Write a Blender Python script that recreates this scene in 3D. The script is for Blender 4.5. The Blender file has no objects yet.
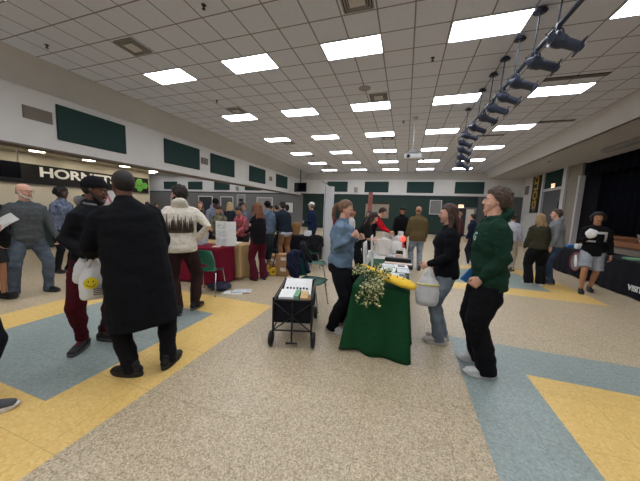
import bpy, bmesh, math, random
from mathutils import Vector, Matrix, noise
from mathutils.bvhtree import BVHTree
random.seed(7)
SC = bpy.context.scene
COL = SC.collection
PI = math.pi
V = Vector

# ------------------------------------------------------------------ materials
def lin(c):
    return tuple(((x/255)/12.92 if x/255 <= .04045 else ((x/255+.055)/1.055)**2.4) for x in c)

def mat(name, rgb, rough=.7, metal=0, var=.12, scale=12, bump=0, bscale=60, emit=0, spec=.4, alpha=1, trans=0, stretch=None):
    m = bpy.data.materials.new(name); m.use_nodes = True
    nt = m.node_tree; b = nt.nodes['Principled BSDF']
    c = lin(rgb)
    b.inputs['Roughness'].default_value = rough
    b.inputs['Metallic'].default_value = metal
    b.inputs['Specular IOR Level'].default_value = spec
    if trans: b.inputs['Transmission Weight'].default_value = trans
    b.inputs['Alpha'].default_value = alpha
    tc = nt.nodes.new('ShaderNodeTexCoord')
    src = tc.outputs['Object']
    if stretch:
        mp = nt.nodes.new('ShaderNodeMapping'); mp.inputs['Scale'].default_value = stretch
        nt.links.new(src, mp.inputs['Vector']); src = mp.outputs['Vector']
    n = nt.nodes.new('ShaderNodeTexNoise'); n.inputs['Scale'].default_value = scale; n.inputs['Detail'].default_value = 4
    nt.links.new(src, n.inputs['Vector'])
    r = nt.nodes.new('ShaderNodeValToRGB')
    r.color_ramp.elements[0].position = .3; r.color_ramp.elements[1].position = .7
    r.color_ramp.elements[0].color = (*[x*(1-var) for x in c], 1)
    r.color_ramp.elements[1].color = (*[min(1, x*(1+var)) for x in c], 1)
    nt.links.new(n.outputs['Fac'], r.inputs['Fac'])
    nt.links.new(r.outputs['Color'], b.inputs['Base Color'])
    if bump:
        n2 = nt.nodes.new('ShaderNodeTexNoise'); n2.inputs['Scale'].default_value = bscale; n2.inputs['Detail'].default_value = 3
        nt.links.new(src, n2.inputs['Vector'])
        bp = nt.nodes.new('ShaderNodeBump'); bp.inputs['Strength'].default_value = bump; bp.inputs['Distance'].default_value = .01
        nt.links.new(n2.outputs['Fac'], bp.inputs['Height']); nt.links.new(bp.outputs['Normal'], b.inputs['Normal'])
    if emit:
        b.inputs['Emission Color'].default_value = (*c, 1); b.inputs['Emission Strength'].default_value = emit
    return m

_mc = {}
def cloth(rgb, kind='cloth', **k):
    key = (rgb, kind)
    if key not in _mc:
        d = dict(rough=.92, var=.15, scale=25, bump=.35, bscale=140, spec=.15)
        if kind == 'denim': d.update(var=.3, scale=9, bscale=260)
        if kind == 'camo': d.update(var=.75, scale=14)
        if kind == 'satin': d.update(rough=.5, spec=.3)
        d.update(k)
        _mc[key] = mat(kind+'_fabric', rgb, **d)
    return _mc[key]

def skinmat(rgb):
    key = (rgb, 'skin')
    if key not in _mc: _mc[key] = mat('skin', rgb, rough=.55, var=.06, scale=18, spec=.35)
    return _mc[key]
def hairmat(rgb):
    key = (rgb, 'hair')
    if key not in _mc: _mc[key] = mat('hair', rgb, rough=.6, var=.45, scale=30, bump=.6, bscale=90, stretch=(3, 3, .5))
    return _mc[key]

def ceiling_tile_mat():
    m = mat('ceiling_tile', (220, 225, 240), rough=.95, var=.05, scale=40, bump=.3, bscale=220, spec=.1)
    nt = m.node_tree; b = nt.nodes['Principled BSDF']
    base = b.inputs['Base Color'].links[0].from_socket
    g = nt.nodes.new('ShaderNodeNewGeometry'); sep = nt.nodes.new('ShaderNodeSeparateXYZ')
    nt.links.new(g.outputs['Position'], sep.inputs[0])
    outs = []
    for ax, off in (('X', 6.18+6.1*4), ('Y', -5.65+.305+6.1*4)):
        a = nt.nodes.new('ShaderNodeMath'); a.operation = 'ADD'; a.inputs[1].default_value = off
        nt.links.new(sep.outputs[ax], a.inputs[0])
        d = nt.nodes.new('ShaderNodeMath'); d.operation = 'DIVIDE'; d.inputs[1].default_value = .61
        nt.links.new(a.outputs[0], d.inputs[0])
        f = nt.nodes.new('ShaderNodeMath'); f.operation = 'FRACT'; nt.links.new(d.outputs[0], f.inputs[0])
        s = nt.nodes.new('ShaderNodeMath'); s.operation = 'SUBTRACT'; s.inputs[1].default_value = .5; nt.links.new(f.outputs[0], s.inputs[0])
        ab = nt.nodes.new('ShaderNodeMath'); ab.operation = 'ABSOLUTE'; nt.links.new(s.outputs[0], ab.inputs[0])
        gt = nt.nodes.new('ShaderNodeMath'); gt.operation = 'GREATER_THAN'; gt.inputs[1].default_value = .478; nt.links.new(ab.outputs[0], gt.inputs[0])
        outs.append(gt)
    mx = nt.nodes.new('ShaderNodeMath'); mx.operation = 'MAXIMUM'
    nt.links.new(outs[0].outputs[0], mx.inputs[0]); nt.links.new(outs[1].outputs[0], mx.inputs[1])
    mix = nt.nodes.new('ShaderNodeMix'); mix.data_type = 'RGBA'
    nt.links.new(mx.outputs[0], mix.inputs['Factor']); nt.links.new(base, mix.inputs[6])
    mix.inputs[7].default_value = (*lin((142, 143, 152)), 1)
    nt.links.new(mix.outputs[2], b.inputs['Base Color'])
    return m

def floor_mat(name, c1, c2, c3, rough, scale, seam=True):
    m = bpy.data.materials.new(name); m.use_nodes = True
    nt = m.node_tree; b = nt.nodes['Principled BSDF']
    b.inputs['Roughness'].default_value = rough; b.inputs['Specular IOR Level'].default_value = .45
    g = nt.nodes.new('ShaderNodeNewGeometry')
    v = nt.nodes.new('ShaderNodeTexVoronoi'); v.inputs['Scale'].default_value = scale
    nt.links.new(g.outputs['Position'], v.inputs['Vector'])
    sp = nt.nodes.new('ShaderNodeSeparateColor'); nt.links.new(v.outputs['Color'], sp.inputs[0])
    r = nt.nodes.new('ShaderNodeValToRGB'); r.color_ramp.interpolation = 'CONSTANT'
    e = r.color_ramp.elements
    e[0].position = 0; e[0].color = (*lin(c1), 1); e[1].position = .22; e[1].color = (*lin(c2), 1)
    x = e.new(.78); x.color = (*lin(c3), 1)
    nt.links.new(sp.outputs[0], r.inputs['Fac'])
    # broad unevenness of wear
    n = nt.nodes.new('ShaderNodeTexNoise'); n.inputs['Scale'].default_value = 1.3; n.inputs['Detail'].default_value = 5
    nt.links.new(g.outputs['Position'], n.inputs['Vector'])
    rr = nt.nodes.new('ShaderNodeMapRange'); rr.inputs['To Min'].default_value = .9; rr.inputs['To Max'].default_value = 1.08
    nt.links.new(n.outputs['Fac'], rr.inputs['Value'])
    mm = nt.nodes.new('ShaderNodeVectorMath'); mm.operation = 'SCALE'
    nt.links.new(r.outputs['Color'], mm.inputs[0]); nt.links.new(rr.outputs[0], mm.inputs['Scale'])
    out = mm.outputs[0]
    if seam:
        sep = nt.nodes.new('ShaderNodeSeparateXYZ'); nt.links.new(g.outputs['Position'], sep.inputs[0]); outs = []
        for ax, off in (('X', 61-.65), ('Y', 61-.48)):
            a = nt.nodes.new('ShaderNodeMath'); a.operation = 'ADD'; a.inputs[1].default_value = off; nt.links.new(sep.outputs[ax], a.inputs[0])
            d = nt.nodes.new('ShaderNodeMath'); d.operation = 'DIVIDE'; d.inputs[1].default_value = .62; nt.links.new(a.outputs[0], d.inputs[0])
            f = nt.nodes.new('ShaderNodeMath'); f.operation = 'FRACT'; nt.links.new(d.outputs[0], f.inputs[0])
            gt = nt.nodes.new('ShaderNodeMath'); gt.operation = 'LESS_THAN'; gt.inputs[1].default_value = .006; nt.links.new(f.outputs[0], gt.inputs[0])
            outs.append(gt)
        mx = nt.nodes.new('ShaderNodeMath'); mx.operation = 'MAXIMUM'
        nt.links.new(outs[0].outputs[0], mx.inputs[0]); nt.links.new(outs[1].outputs[0], mx.inputs[1])
        mu = nt.nodes.new('ShaderNodeMath'); mu.operation = 'MULTIPLY'; mu.inputs[1].default_value = .45; nt.links.new(mx.outputs[0], mu.inputs[0])
        mix = nt.nodes.new('ShaderNodeMix'); mix.data_type = 'RGBA'
        nt.links.new(mu.outputs[0], mix.inputs['Factor']); nt.links.new(out, mix.inputs[6]); mix.inputs[7].default_value = (*lin((95, 80, 60)), 1)
        out = mix.outputs[2]
    nt.links.new(out, b.inputs['Base Color'])
    rg = nt.nodes.new('ShaderNodeMapRange'); rg.inputs['To Min'].default_value = rough-.02; rg.inputs['To Max'].default_value = rough+.03
    nt.links.new(n.outputs['Fac'], rg.inputs['Value']); nt.links.new(rg.outputs[0], b.inputs['Roughness'])
    return m

M = dict(
    tile=ceiling_tile_mat(),
    gyp=mat('painted_gypsum', (194, 194, 194), rough=.9, var=.03, scale=3),
    cream=mat('cream_paint', (205, 198, 180), rough=.85, var=.03, scale=3),
    white=mat('white_wall_paint', (212, 210, 206), rough=.85, var=.03, scale=2),
    taupe=mat('taupe_paint', (140, 134, 124), rough=.85, var=.04, scale=4),
    brown=mat('brown_beam_paint', (118, 106, 96), rough=.85, var=.05, scale=4),
    grey=mat('grey_wall_paint', (120, 120, 118), rough=.85, var=.04, scale=3),
    dkgrey=mat('dark_grey_paint', (88, 90, 92), rough=.8, var=.05, scale=3),
    green=mat('dark_green_wall_paint', (28, 50, 45), rough=.7, var=.06, scale=3),
    panel=mat('green_acoustic_fabric', (46, 66, 63), rough=.95, var=.08, scale=60, bump=.3, bscale=300, spec=.1),
    frame=mat('white_metal_frame', (200, 200, 200), rough=.5, var=.03),
    diff=mat('light_diffuser', (242, 246, 255), rough=.4, var=.01, emit=8.2),
    can=mat('downlight_lens', (255, 244, 224), rough=.4, var=.01, emit=17),
    vent=mat('vent_grey_metal', (150, 148, 148), rough=.6, var=.05),
    ventdk=mat('vent_dark_slot', (52, 52, 60), rough=.8),
    black=mat('black_painted_metal', (50, 58, 76), rough=.5, var=.1, spec=.4),  # bluish lift of the haze is mixed into this black
    blackp=mat('black_plastic', (22, 22, 25), rough=.4, var=.1),
    screen=mat('black_screen_glass', (8, 12, 22), rough=.15, var=.05, spec=.6),
    chrome=mat('chrome_steel', (190, 190, 190), rough=.25, metal=1, var=.03),
    steel=mat('galvanised_steel', (150, 152, 156), rough=.4, metal=.8, var=.06),
    grchair=mat('green_moulded_plastic', (30, 102, 82), rough=.35, var=.06, scale=6),
    kraft=mat('brown_cardboard', (158, 122, 84), rough=.9, var=.08, scale=20),
    tape=mat('packing_label_white', (215, 210, 200), rough=.6),
    wood=mat('varnished_wood', (150, 108, 62), rough=.5, var=.25, scale=6, stretch=(1, 8, 1)),
    stagewood=mat('stage_wood', (120, 76, 48), rough=.5, var=.2, scale=5, stretch=(6, 1, 1)),
    curtain=mat('black_stage_curtain', (7, 10, 20), rough=.95, var=.15, scale=30, spec=.1),
    skirt=mat('black_table_skirt', (20, 21, 30), rough=.85, var=.15, scale=20, spec=.2),
    gcloth=mat('green_satin_cloth', (10, 66, 34), rough=.75, var=.1, scale=30, bump=.2, bscale=200, spec=.25),
    mcloth=mat('maroon_cloth', (112, 16, 40), rough=.8, var=.1, scale=20, spec=.2),
    tcloth=mat('tan_cloth', (190, 160, 112), rough=.85, var=.1, scale=20, spec=.2),
    wcloth=mat('off_white_cloth', (205, 200, 195), rough=.85, var=.06, scale=20, spec=.2),
    paper=mat('white_paper', (226, 226, 222), rough=.8, var=.05, scale=14),
    paperprint=mat('printed_paper', (200, 204, 204), rough=.7, var=.35, scale=40),
    greenprint=mat('green_printed_card', (120, 165, 130), rough=.7, var=.4, scale=26),
    redp=mat('red_plastic', (205, 34, 40), rough=.5, var=.1),
    bluep=mat('blue_plastic', (48, 110, 170), rough=.5, var=.1),
    yellow=mat('yellow_plush', (226, 186, 50), rough=.8, var=.06, bump=.3, bscale=120),
    yelwheel=mat('yellow_plastic', (230, 190, 30), rough=.5, var=.05),
    bag=mat('white_plastic_bag', (222, 222, 222), rough=.35, var=.05, bump=.5, bscale=22, spec=.5),
    bagy=mat('pale_yellow_print', (226, 214, 130), rough=.45, var=.05),
    tote=mat('canvas_tote', (214, 206, 196), rough=.9, var=.05, bump=.3, bscale=200),
    pink=mat('pink_beige_card', (220, 190, 175), rough=.8, var=.1),
    navy=mat('navy_nylon', (24, 30, 54), rough=.7, var=.15, bump=.4, bscale=20),
    gold=mat('gold_print', (196, 160, 60), rough=.6, var=.1),
    wprint=mat('white_print', (228, 228, 226), rough=.6, var=.02),
    hexg=mat('lime_green_print', (150, 226, 96), rough=.6, var=.15, scale=18),
    exitm=mat('exit_sign_face', (250, 190, 150), rough=.5, emit=1.6, var=.02),
    redl=mat('red_lettering', (180, 24, 20), rough=.5),
    leaf=mat('olive_green_leaf', (92, 108, 54), rough=.6, var=.3, scale=30),
    petal=mat('cream_yellow_blossom', (218, 214, 168), rough=.7, var=.12, scale=30),
    redlamp=mat('red_glowing_lamp', (255, 50, 40), rough=.4, emit=2.5),
    eyew=mat('eye_white', (225, 222, 215), rough=.3, var=.02),
    iris=mat('iris_dark', (40, 30, 24), rough=.3),
    lip=mat('lip', (160, 96, 88), rough=.5, var=.04),
    tan=floor_mat('tan_terrazzo', (150, 132, 104), (180, 163, 135), (202, 187, 159), .36, 120),
    yel=floor_mat('yellow_floor_tile', (214, 176, 98), (222, 186, 110), (228, 194, 122), .36, 70),
    blu=floor_mat('blue_grey_floor_tile', (128, 140, 136), (139, 151, 146), (149, 161, 155), .34, 70),
)

# ------------------------------------------------------------------ mesh helpers
def link(o, parent=None):
    COL.objects.link(o)
    if parent is not None: o.parent = parent
    return o
def obj(name, bm, mats, parent=None, smooth=False, loc=None, rotz=0):
    me = bpy.data.meshes.new(name)
    if isinstance(bm, bpy.types.Mesh): me = bm; me.name = name
    else:
        bmesh.ops.recalc_face_normals(bm, faces=bm.faces[:]) if not getattr(bm, '_keep', False) else None
        bm.to_mesh(me); bm.free()
    if not isinstance(mats, (list, tuple)): mats = [mats]
    mats = [M[m] if isinstance(m, str) else m for m in mats]
    if len(me.materials):
        for i, m in enumerate(mats):
            if i < len(me.materials): me.materials[i] = m
            else: me.materials.append(m)
    else:
        for m in mats: me.materials.append(m)
    if smooth:
        for p in me.polygons: p.use_smooth = True
    o = bpy.data.objects.new(name, me); link(o, parent)
    if loc is not None: o.location = loc
    o.rotation_euler.z = rotz
    return o
def tag(o, label, cat, group=None):
    o['label'] = label; o['category'] = cat
    if group: o['group'] = group
    return o
def thing(name, label, cat, loc=(0, 0, 0), rotz=0, group=None):
    o = bpy.data.objects.new(name, None); o.empty_display_size = .1; COL.objects.link(o)
    o.location = loc; o.rotation_euler = (0, 0, rotz)
    return tag(o, label, cat, group)
def struct(name, bm, m, smooth=False):
    o = obj(name, bm, m, smooth=smooth); o['kind'] = 'structure'; return o
def dup(root, loc, rotz, label, group=None):
    r = root.copy(); COL.objects.link(r); r.location = loc; r.rotation_euler = (0, 0, rotz); r['label'] = label
    if group: r['group'] = group
    for ch in list(root.children):
        c = ch.copy(); COL.objects.link(c); c.parent = r
        for g in list(ch.children):
            d = g.copy(); COL.objects.link(d); d.parent = c
    return r
def B(): return bmesh.new()
def box(bm, a, b, mi=0, rot=None, piv=None):
    x0, y0, z0 = a; x1, y1, z1 = b
    if x0 > x1: x0, x1 = x1, x0
    if y0 > y1: y0, y1 = y1, y0
    if z0 > z1: z0, z1 = z1, z0
    vs = [bm.verts.new(p) for p in ((x0,y0,z0),(x1,y0,z0),(x1,y1,z0),(x0,y1,z0),(x0,y0,z1),(x1,y0,z1),(x1,y1,z1),(x0,y1,z1))]
    if rot is not None:
        pv = V(piv) if piv is not None else V(((x0+x1)/2, (y0+y1)/2, (z0+z1)/2))
        for v in vs: v.co = rot @ (v.co-pv) + pv
    fs = [(0,3,2,1),(4,5,6,7),(0,1,5,4),(1,2,6,5),(2,3,7,6),(3,0,4,7)]
    out = []
    for f in fs:
        fc = bm.faces.new([vs[i] for i in f]); fc.material_index = mi; out.append(fc)
    return vs
def bbox(a, b, bev=.01, mi=0):
    bm = B(); box(bm, a, b, mi)
    bmesh.ops.bevel(bm, geom=bm.edges[:], offset=bev, segments=2, affect='EDGES')
    return bm
def quad(bm, pts, mi=0):
    f = bm.faces.new([bm.verts.new(p) for p in pts]); f.material_index = mi; return f
def frame_for(t, ref):
    t = t.normalized(); x = ref - t*ref.dot(t)
    if x.length < 1e-4: x = V((0, 1, 0)) - t*t.y
    x.normalize(); y = t.cross(x); return x, y
def loft(bm, pts, radii, ref=V((1, 0, 0)), n=14, cap=True, mi=0):
    """tube through pts with elliptical sections; radii entries r or (rx, ry); rx runs along ref"""
    pts = [V(p) for p in pts]; R = [(r, r) if not isinstance(r, (tuple, list)) else r for r in radii]
    k = len(pts); tang = []
    for i in range(k):
        a = pts[max(0, i-1)]; b = pts[min(k-1, i+1)]; t = (b-a)
        if t.length < 1e-6: t = V((0, 0, 1))
        tang.append(t.normalized())
    secs = []
    if cap and cap != 'end':
        t = tang[0]; r = min(R[0])
        secs += [(pts[0]-t*r*.6, t, .35, R[0]), (pts[0]-t*r*.42, t, .72, R[0])]
    for i in range(k): secs.append((pts[i], tang[i], 1, R[i]))
    if cap == 'end': secs += [(pts[-1]+tang[-1]*.006, tang[-1], .93, R[-1])]
    elif cap:
        t = tang[-1]; r = min(R[-1])
        secs += [(pts[-1]+t*r*.42, t, .72, R[-1]), (pts[-1]+t*r*.6, t, .35, R[-1])]
    rings = []
    for p, t, s, (rx, ry) in secs:
        x, y = frame_for(t, V(ref))
        rings.append([bm.verts.new(p + x*math.cos(a)*rx*s + y*math.sin(a)*ry*s) for a in [2*PI*j/n for j in range(n)]])
    for a, b in zip(rings, rings[1:]):
        for j in range(n):
            f = bm.faces.new((a[j], a[(j+1) % n], b[(j+1) % n], b[j])); f.material_index = mi
    f = bm.faces.new(rings[0][::-1]); f.material_index = mi
    f = bm.faces.new(rings[-1]); f.material_index = mi
def ell(bm, c, r, rot=None, seg=14, mi=0):
    """ellipsoid"""
    c = V(c); rings = []; m = seg//2+1
    top = None
    for i in range(1, m):
        th = PI*i/m
        ring = []
        for j in range(seg):
            ph = 2*PI*j/seg
            p = V((math.sin(th)*math.cos(ph)*r[0], math.sin(th)*math.sin(ph)*r[1], math.cos(th)*r[2]))
            if rot is not None: p = rot @ p
            ring.append(bm.verts.new(c+p))
        rings.append(ring)
    pt = V((0, 0, r[2])); pb = V((0, 0, -r[2]))
    if rot is not None: pt = rot @ pt; pb = rot @ pb
    vt = bm.verts.new(c+pt); vb = bm.verts.new(c+pb)
    for j in range(seg):
        f = bm.faces.new((vt, rings[0][j], rings[0][(j+1) % seg])); f.material_index = mi
        f = bm.faces.new((vb, rings[-1][(j+1) % seg], rings[-1][j])); f.material_index = mi
    for a, b in zip(rings, rings[1:]):
        for j in range(seg):
            f = bm.faces.new((a[j], b[j], b[(j+1) % seg], a[(j+1) % seg])); f.material_index = mi
def cyl(bm, a, b, r, n=12, mi=0, r2=None):
    loft(bm, [a, b], [r, r if r2 is None else r2], ref=V((1, .01, .02)), n=n, cap=False, mi=mi)
def torus(bm, c, R, r, axis='X', n=20, m=8, mi=0):
    c = V(c); rings = []
    for i in range(n):
        a = 2*PI*i/n; ring = []
        for j in range(m):
            b = 2*PI*j/m; rr = R + r*math.cos(b); h = r*math.sin(b)
            p = {'X': (h, rr*math.cos(a), rr*math.sin(a)), 'Y': (rr*math.cos(a), h, rr*math.sin(a)), 'Z': (rr*math.cos(a), rr*math.sin(a), h)}[axis]
            ring.append(bm.verts.new(c+V(p)))
        rings.append(ring)
    for i in range(n):
        for j in range(m):
            f = bm.faces.new((rings[i][j], rings[(i+1) % n][j], rings[(i+1) % n][(j+1) % m], rings[i][(j+1) % m])); f.material_index = mi
def remesh(bm, voxel, smooth=4, fac=.5):
    me = bpy.data.meshes.new('tmp'); bmesh.ops.recalc_face_normals(bm, faces=bm.faces[:]); bm.to_mesh(me); bm.free()
    o = bpy.data.objects.new('tmp', me); COL.objects.link(o)
    r = o.modifiers.new('r', 'REMESH'); r.mode = 'VOXEL'; r.voxel_size = voxel; r.use_smooth_shade = True
    if smooth:
        s = o.modifiers.new('s', 'SMOOTH'); s.iterations = smooth; s.factor = fac
    dg = bpy.context.evaluated_depsgraph_get(); dg.update()
    out = bpy.data.meshes.new_from_object(o.evaluated_get(dg))
    bpy.data.objects.remove(o); bpy.data.meshes.remove(me)
    return out
def wrinkle(me, amp, f=(7, 7, 16), seed=0):
    me.update(); ns = [v.normal.copy() for v in me.vertices]
    for v, n in zip(me.vertices, ns):
        p = v.co; q = V((p.x*f[0]+seed, p.y*f[1]+seed*.7, p.z*f[2]))
        d = noise.noise(q) + .5*noise.noise(q*2.1)
        v.co = p + n*amp*d
def text_mesh(s, size, depth=.004, align='CENTER'):
    cu = bpy.data.curves.new('t', 'FONT'); cu.body = s; cu.size = size; cu.extrude = depth; cu.align_x = align; cu.align_y = 'CENTER'; cu.offset = size*.03
    o = bpy.data.objects.new('t', cu); COL.objects.link(o)
    dg = bpy.context.evaluated_depsgraph_get(); dg.update()
    me = bpy.data.meshes.new_from_object(o.evaluated_get(dg)); bpy.data.objects.remove(o); bpy.data.curves.remove(cu)
    return me
def lettering(s, size, mtx, m, parent, depth=.004, name='lettering'):
    me = text_mesh(s, size, depth); me.transform(mtx)
    return obj(name, me, m, parent)
# ------------------------------------------------------------------ people
def basis(x, y, z, o): return Matrix(((x.x, y.x, z.x, o.x), (x.y, y.y, z.y, o.y), (x.z, y.z, z.z, o.z), (0, 0, 0, 1)))

_hand = {}
def hand_mesh(curl):
    """right-style hand: wrist at origin, fingers along +Y, back of the hand +Z, thumb on the -X side"""
    if curl in _hand: return _hand[curl]
    bm = B()
    loft(bm, [(0, -.02, 0), (0, .012, 0), (-.002, .045, 0), (0, .08, -.002)], [(.026, .019), (.030, .018), (.040, .016), (.038, .012)], n=14)
    for fx, L, r in ((-.030, .070, .0092), (-.010, .080, .0096), (.011, .074, .0092), (.030, .058, .0082)):
        p = V((fx*.8, .062, -.002)); a = math.radians(curl*.25); pts = [p]; q = V((fx, .086, -.003)); pts.append(q)
        for seg, w in ((.42, 1.0), (.32, 1.15), (.26, .8)):
            a += math.radians(curl)*w
            q = q + V((fx*.12, math.cos(a), -math.sin(a)))*L*seg; pts.append(q.copy())
        loft(bm, pts, [r*1.05, r*1.08, r, r*.93, r*.8], n=10)
    th = [V((-.020, .012, -.004)), V((-.042, .034, -.012)), V((-.056, .060, -.020))]
    k = math.radians(curl); th.append(th[-1]+V((-.004+.02*math.sin(k), .028*math.cos(k*.5), -.012-.012*math.sin(k))))
    loft(bm, th, [.016, .0145, .0115, .0095], n=10)
    me = remesh(bm, .0048, 2, .4); _hand[curl] = me
    return me

_head = {}
def head_mesh(fem):
    """chin at z=0, crown at z=.235, face to +Y. slots 0 skin 1 eye white 2 iris 3 lip 4 brow"""
    if fem in _head: return _head[fem]
    k = .95 if fem else 1
    bm = B()
    ell(bm, (0, -.012, .148), (.074, .094, .088), seg=24)
    ell(bm, (0, .022, .105), (.064, .068, .085), seg=20)
    loft(bm, [(0, .03, .075), (0, .048, .045), (0, .058, .022)], [(.056*k, .050), (.046*k, .038), (.028*k, .022)], n=18)
    ell(bm, (0, .072, .022), (.019*k, .014, .016))
    for s in (-1, 1):
        ell(bm, (s*.036, .058, .082), (.022, .022, .020))                      # cheek
        ell(bm, (s*.030, .078, .137), (.024, .012, .008))                      # brow ridge
        ell(bm, (s*.074, -.008, .112), (.008, .017, .029), Matrix.Rotation(s*.25, 3, 'Z'))   # ear
        ell(bm, (s*.0105, .097, .085), (.0065, .008, .0065))                   # nostril wing
    loft(bm, [(0, .082, .134), (0, .094, .112), (0, .104, .091)], [(.007, .009), (.008, .012), (.0095, .011)], n=12)
    ell(bm, (0, .0855, .0605), (.022, .008, .0045)); ell(bm, (0, .0845, .052), (.018, .008, .005))
    me = remesh(bm, .0058, 3, .45)
    while len(me.materials) < 5: me.materials.append(None)
    for p in me.polygons:
        c = p.center
        if abs(c.x) < .021 and c.y > .082 and .047 < c.z < .0645: p.material_index = 3
    b2 = B(); b2.from_mesh(me)
    for s in (-1, 1):
        ell(b2, (s*.030, .0765, .119), (.0125, .0105, .0058), mi=1)
        ell(b2, (s*.030, .0855, .119), (.0052, .0030, .0052), mi=2)
        loft(b2, [(s*.018, .0835, .123), (s*.030, .0865, .1262), (s*.042, .080, .123)], [.0022]*3, n=6, mi=4)
        loft(b2, [(s*.013, .0905, .134), (s*.030, .0905, .139), (s*.045, .078, .135)], [(.004, .003), (.005, .004), (.003, .002)], ref=V((0, 0, 1)), n=6, mi=4)
    b2.to_mesh(me); b2.free(); _head[fem] = me
    return me

def scalp(bm, grow, hairline=.172, low=.085, back=.04):
    """closed shell of short hair over the skull"""
    nu, nv = 28, 16; outer = {}; 
    c = V((0, -.014, .140)); r = V((.077, .097, .099))
    def lim(ph):       # lowest polar angle of the hair on this side (phi=90deg is the face)
        f = (1+math.sin(ph))/2                               # 1 at face, 0 at back
        zl = back + (hairline-back)*max(0, min(1, (f-.30)/.55))**1.0
        zl = (zl - c.z)/r.z
        return math.acos(max(-.97, min(.97, zl)))
    def pt(i, j, g):
        ph = 2*PI*j/nu; th = lim(ph)*i/nv
        return c + V((math.sin(th)*math.cos(ph)*(r.x+g), math.sin(th)*math.sin(ph)*(r.y+g), math.cos(th)*(r.z+g)))
    O = [[bm.verts.new(pt(i, j, grow*(1 if i < nv-1 else .45))) for j in range(nu)] for i in range(1, nv+1)]
    I = [[bm.verts.new(pt(i, j, -.012)) for j in range(nu)] for i in range(1, nv+1)]
    to = bm.verts.new(c+V((0, 0, r.z+grow))); ti = bm.verts.new(c+V((0, 0, r.z-.012)))
    for j in range(nu):
        k = (j+1) % nu
        bm.faces.new((to, O[0][j], O[0][k])); bm.faces.new((ti, I[0][k], I[0][j]))
        for a in range(nv-1):
            bm.faces.new((O[a][j], O[a+1][j], O[a+1][k], O[a][k])); bm.faces.new((I[a][k], I[a+1][k], I[a+1][j], I[a][j]))
        bm.faces.new((O[-1][j], I[-1][j], I[-1][k], O[-1][k]))

def hair_mesh(style, seed):
    bm = B(); amp = .004; f = (30, 30, 12)
    if style == 'short': scalp(bm, .012, .178, .09, .045)
    elif style == 'buzz': scalp(bm, .003, .176, .09, .05); amp = .001
    elif style == 'fringe':
        c0 = V((0, -.014, .112)); pts = []
        for i in range(13):
            a = PI*.93 + PI*1.14*i/12; pts.append(c0 + V((.067*math.cos(a), .085*math.sin(a), -.012*abs(math.sin(a)))))
        loft(bm, pts, [(.016, .004)]+[(.030, .007)]*11+[(.016, .004)], ref=V((0, 0, 1)), n=10); amp = .001
    elif style == 'messy':
        scalp(bm, .018, .176, .08, .04)
        for i in range(26):
            a = random.uniform(0, 2*PI); t = random.uniform(.1, 1.15)
            c = V((math.sin(t)*math.cos(a)*.082, -.014+math.sin(t)*math.sin(a)*.10, .15+math.cos(t)*.098))
            if c.y > .05 and c.z < .185: continue
            ell(bm, c, (.022, .022, .015), seg=8)
        amp = .009; f = (38, 38, 38)
    elif style == 'curly':
        scalp(bm, .022, .172, .06, .0)
        for i in range(46):
            a = random.uniform(PI*.85, PI*2.15); t = random.uniform(.3, 2.1)
            c = V((math.sin(t)*math.cos(a)*.105, -.02+math.sin(t)*math.sin(a)*.11, .135+math.cos(t)*.105))
            ell(bm, c, (.026, .026, .026), seg=8)
        amp = .01; f = (45, 45, 45)
    elif style in ('long', 'wavy'):
        scalp(bm, .014, .176, .03, .02)
        w = .012 if style == 'wavy' else 0
        loft(bm, [(0, -.06, .13), (0, -.082, .06), (w, -.088, -.02), (-w, -.098, -.11), (0, -.10, -.20), (0, -.096, -.27)], [(.082, .045), (.092, .044), (.104, .040), (.112, .036), (.098, .032), (.06, .02)], n=18)
        for s in (-1, 1):
            loft(bm, [(s*.070, -.005, .14), (s*.083, -.012, .07), (s*.088, -.02, 0), (s*.096, .0, -.09), (s*.09, .02, -.17)], [(.016, .032), (.020, .036), (.024, .036), (.026, .03), (.014, .018)], n=12)
        amp = .008; f = (34, 34, 9 if style == 'long' else 22)
    elif style == 'ponytail':
        scalp(bm, .008, .178, .08, .05)
        ell(bm, (0, -.115, .165), (.022, .022, .022))
        loft(bm, [(0, -.11, .165), (0, -.145, .150), (0, -.162, .09), (0, -.155, .01), (0, -.145, -.07)], [.016, .026, .032, .028, .010], n=12)
    elif style == 'bun':
        scalp(bm, .010, .178, .08, .05); ell(bm, (0, -.09, .215), (.04, .04, .035))
    return_me = remesh(bm, .0075, 2, .4)
    wrinkle(return_me, amp, f, seed)
    return return_me

def beanie_mesh():
    bm = B(); c = V((0, -.014, .148))
    ell(bm, (0, -.016, .158), (.088, .108, .100), seg=20)
    loft(bm, [(0, -.008, .138), (0, -.016, .172)], [(.090, .108), (.092, .110)], n=24, cap=False)
    me = remesh(bm, .008, 2)
    b = B(); b.from_mesh(me)
    geom = b.verts[:]+b.edges[:]+b.faces[:]
    r = bmesh.ops.bisect_plane(b, geom=geom, plane_co=(0, 0, .140), plane_no=(0, .28, -1), clear_outer=True)
    b.to_mesh(me); b.free(); wrinkle(me, .002, (60, 60, 3)); return me
def cap_mesh():
    bm = B()
    ell(bm, (0, -.014, .165), (.086, .106, .086), seg=20)
    loft(bm, [(0, .06, .172), (0, .115, .170), (0, .155, .160)], [(.070, .007), (.066, .006), (.035, .004)], n=16)
    me = remesh(bm, .0075, 1)
    b = B(); b.from_mesh(me)
    bmesh.ops.bisect_plane(b, geom=b.verts[:]+b.edges[:]+b.faces[:], plane_co=(0, 0, .150), plane_no=(0, 0, -1), clear_outer=True)
    b.to_mesh(me); b.free(); return me
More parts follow.
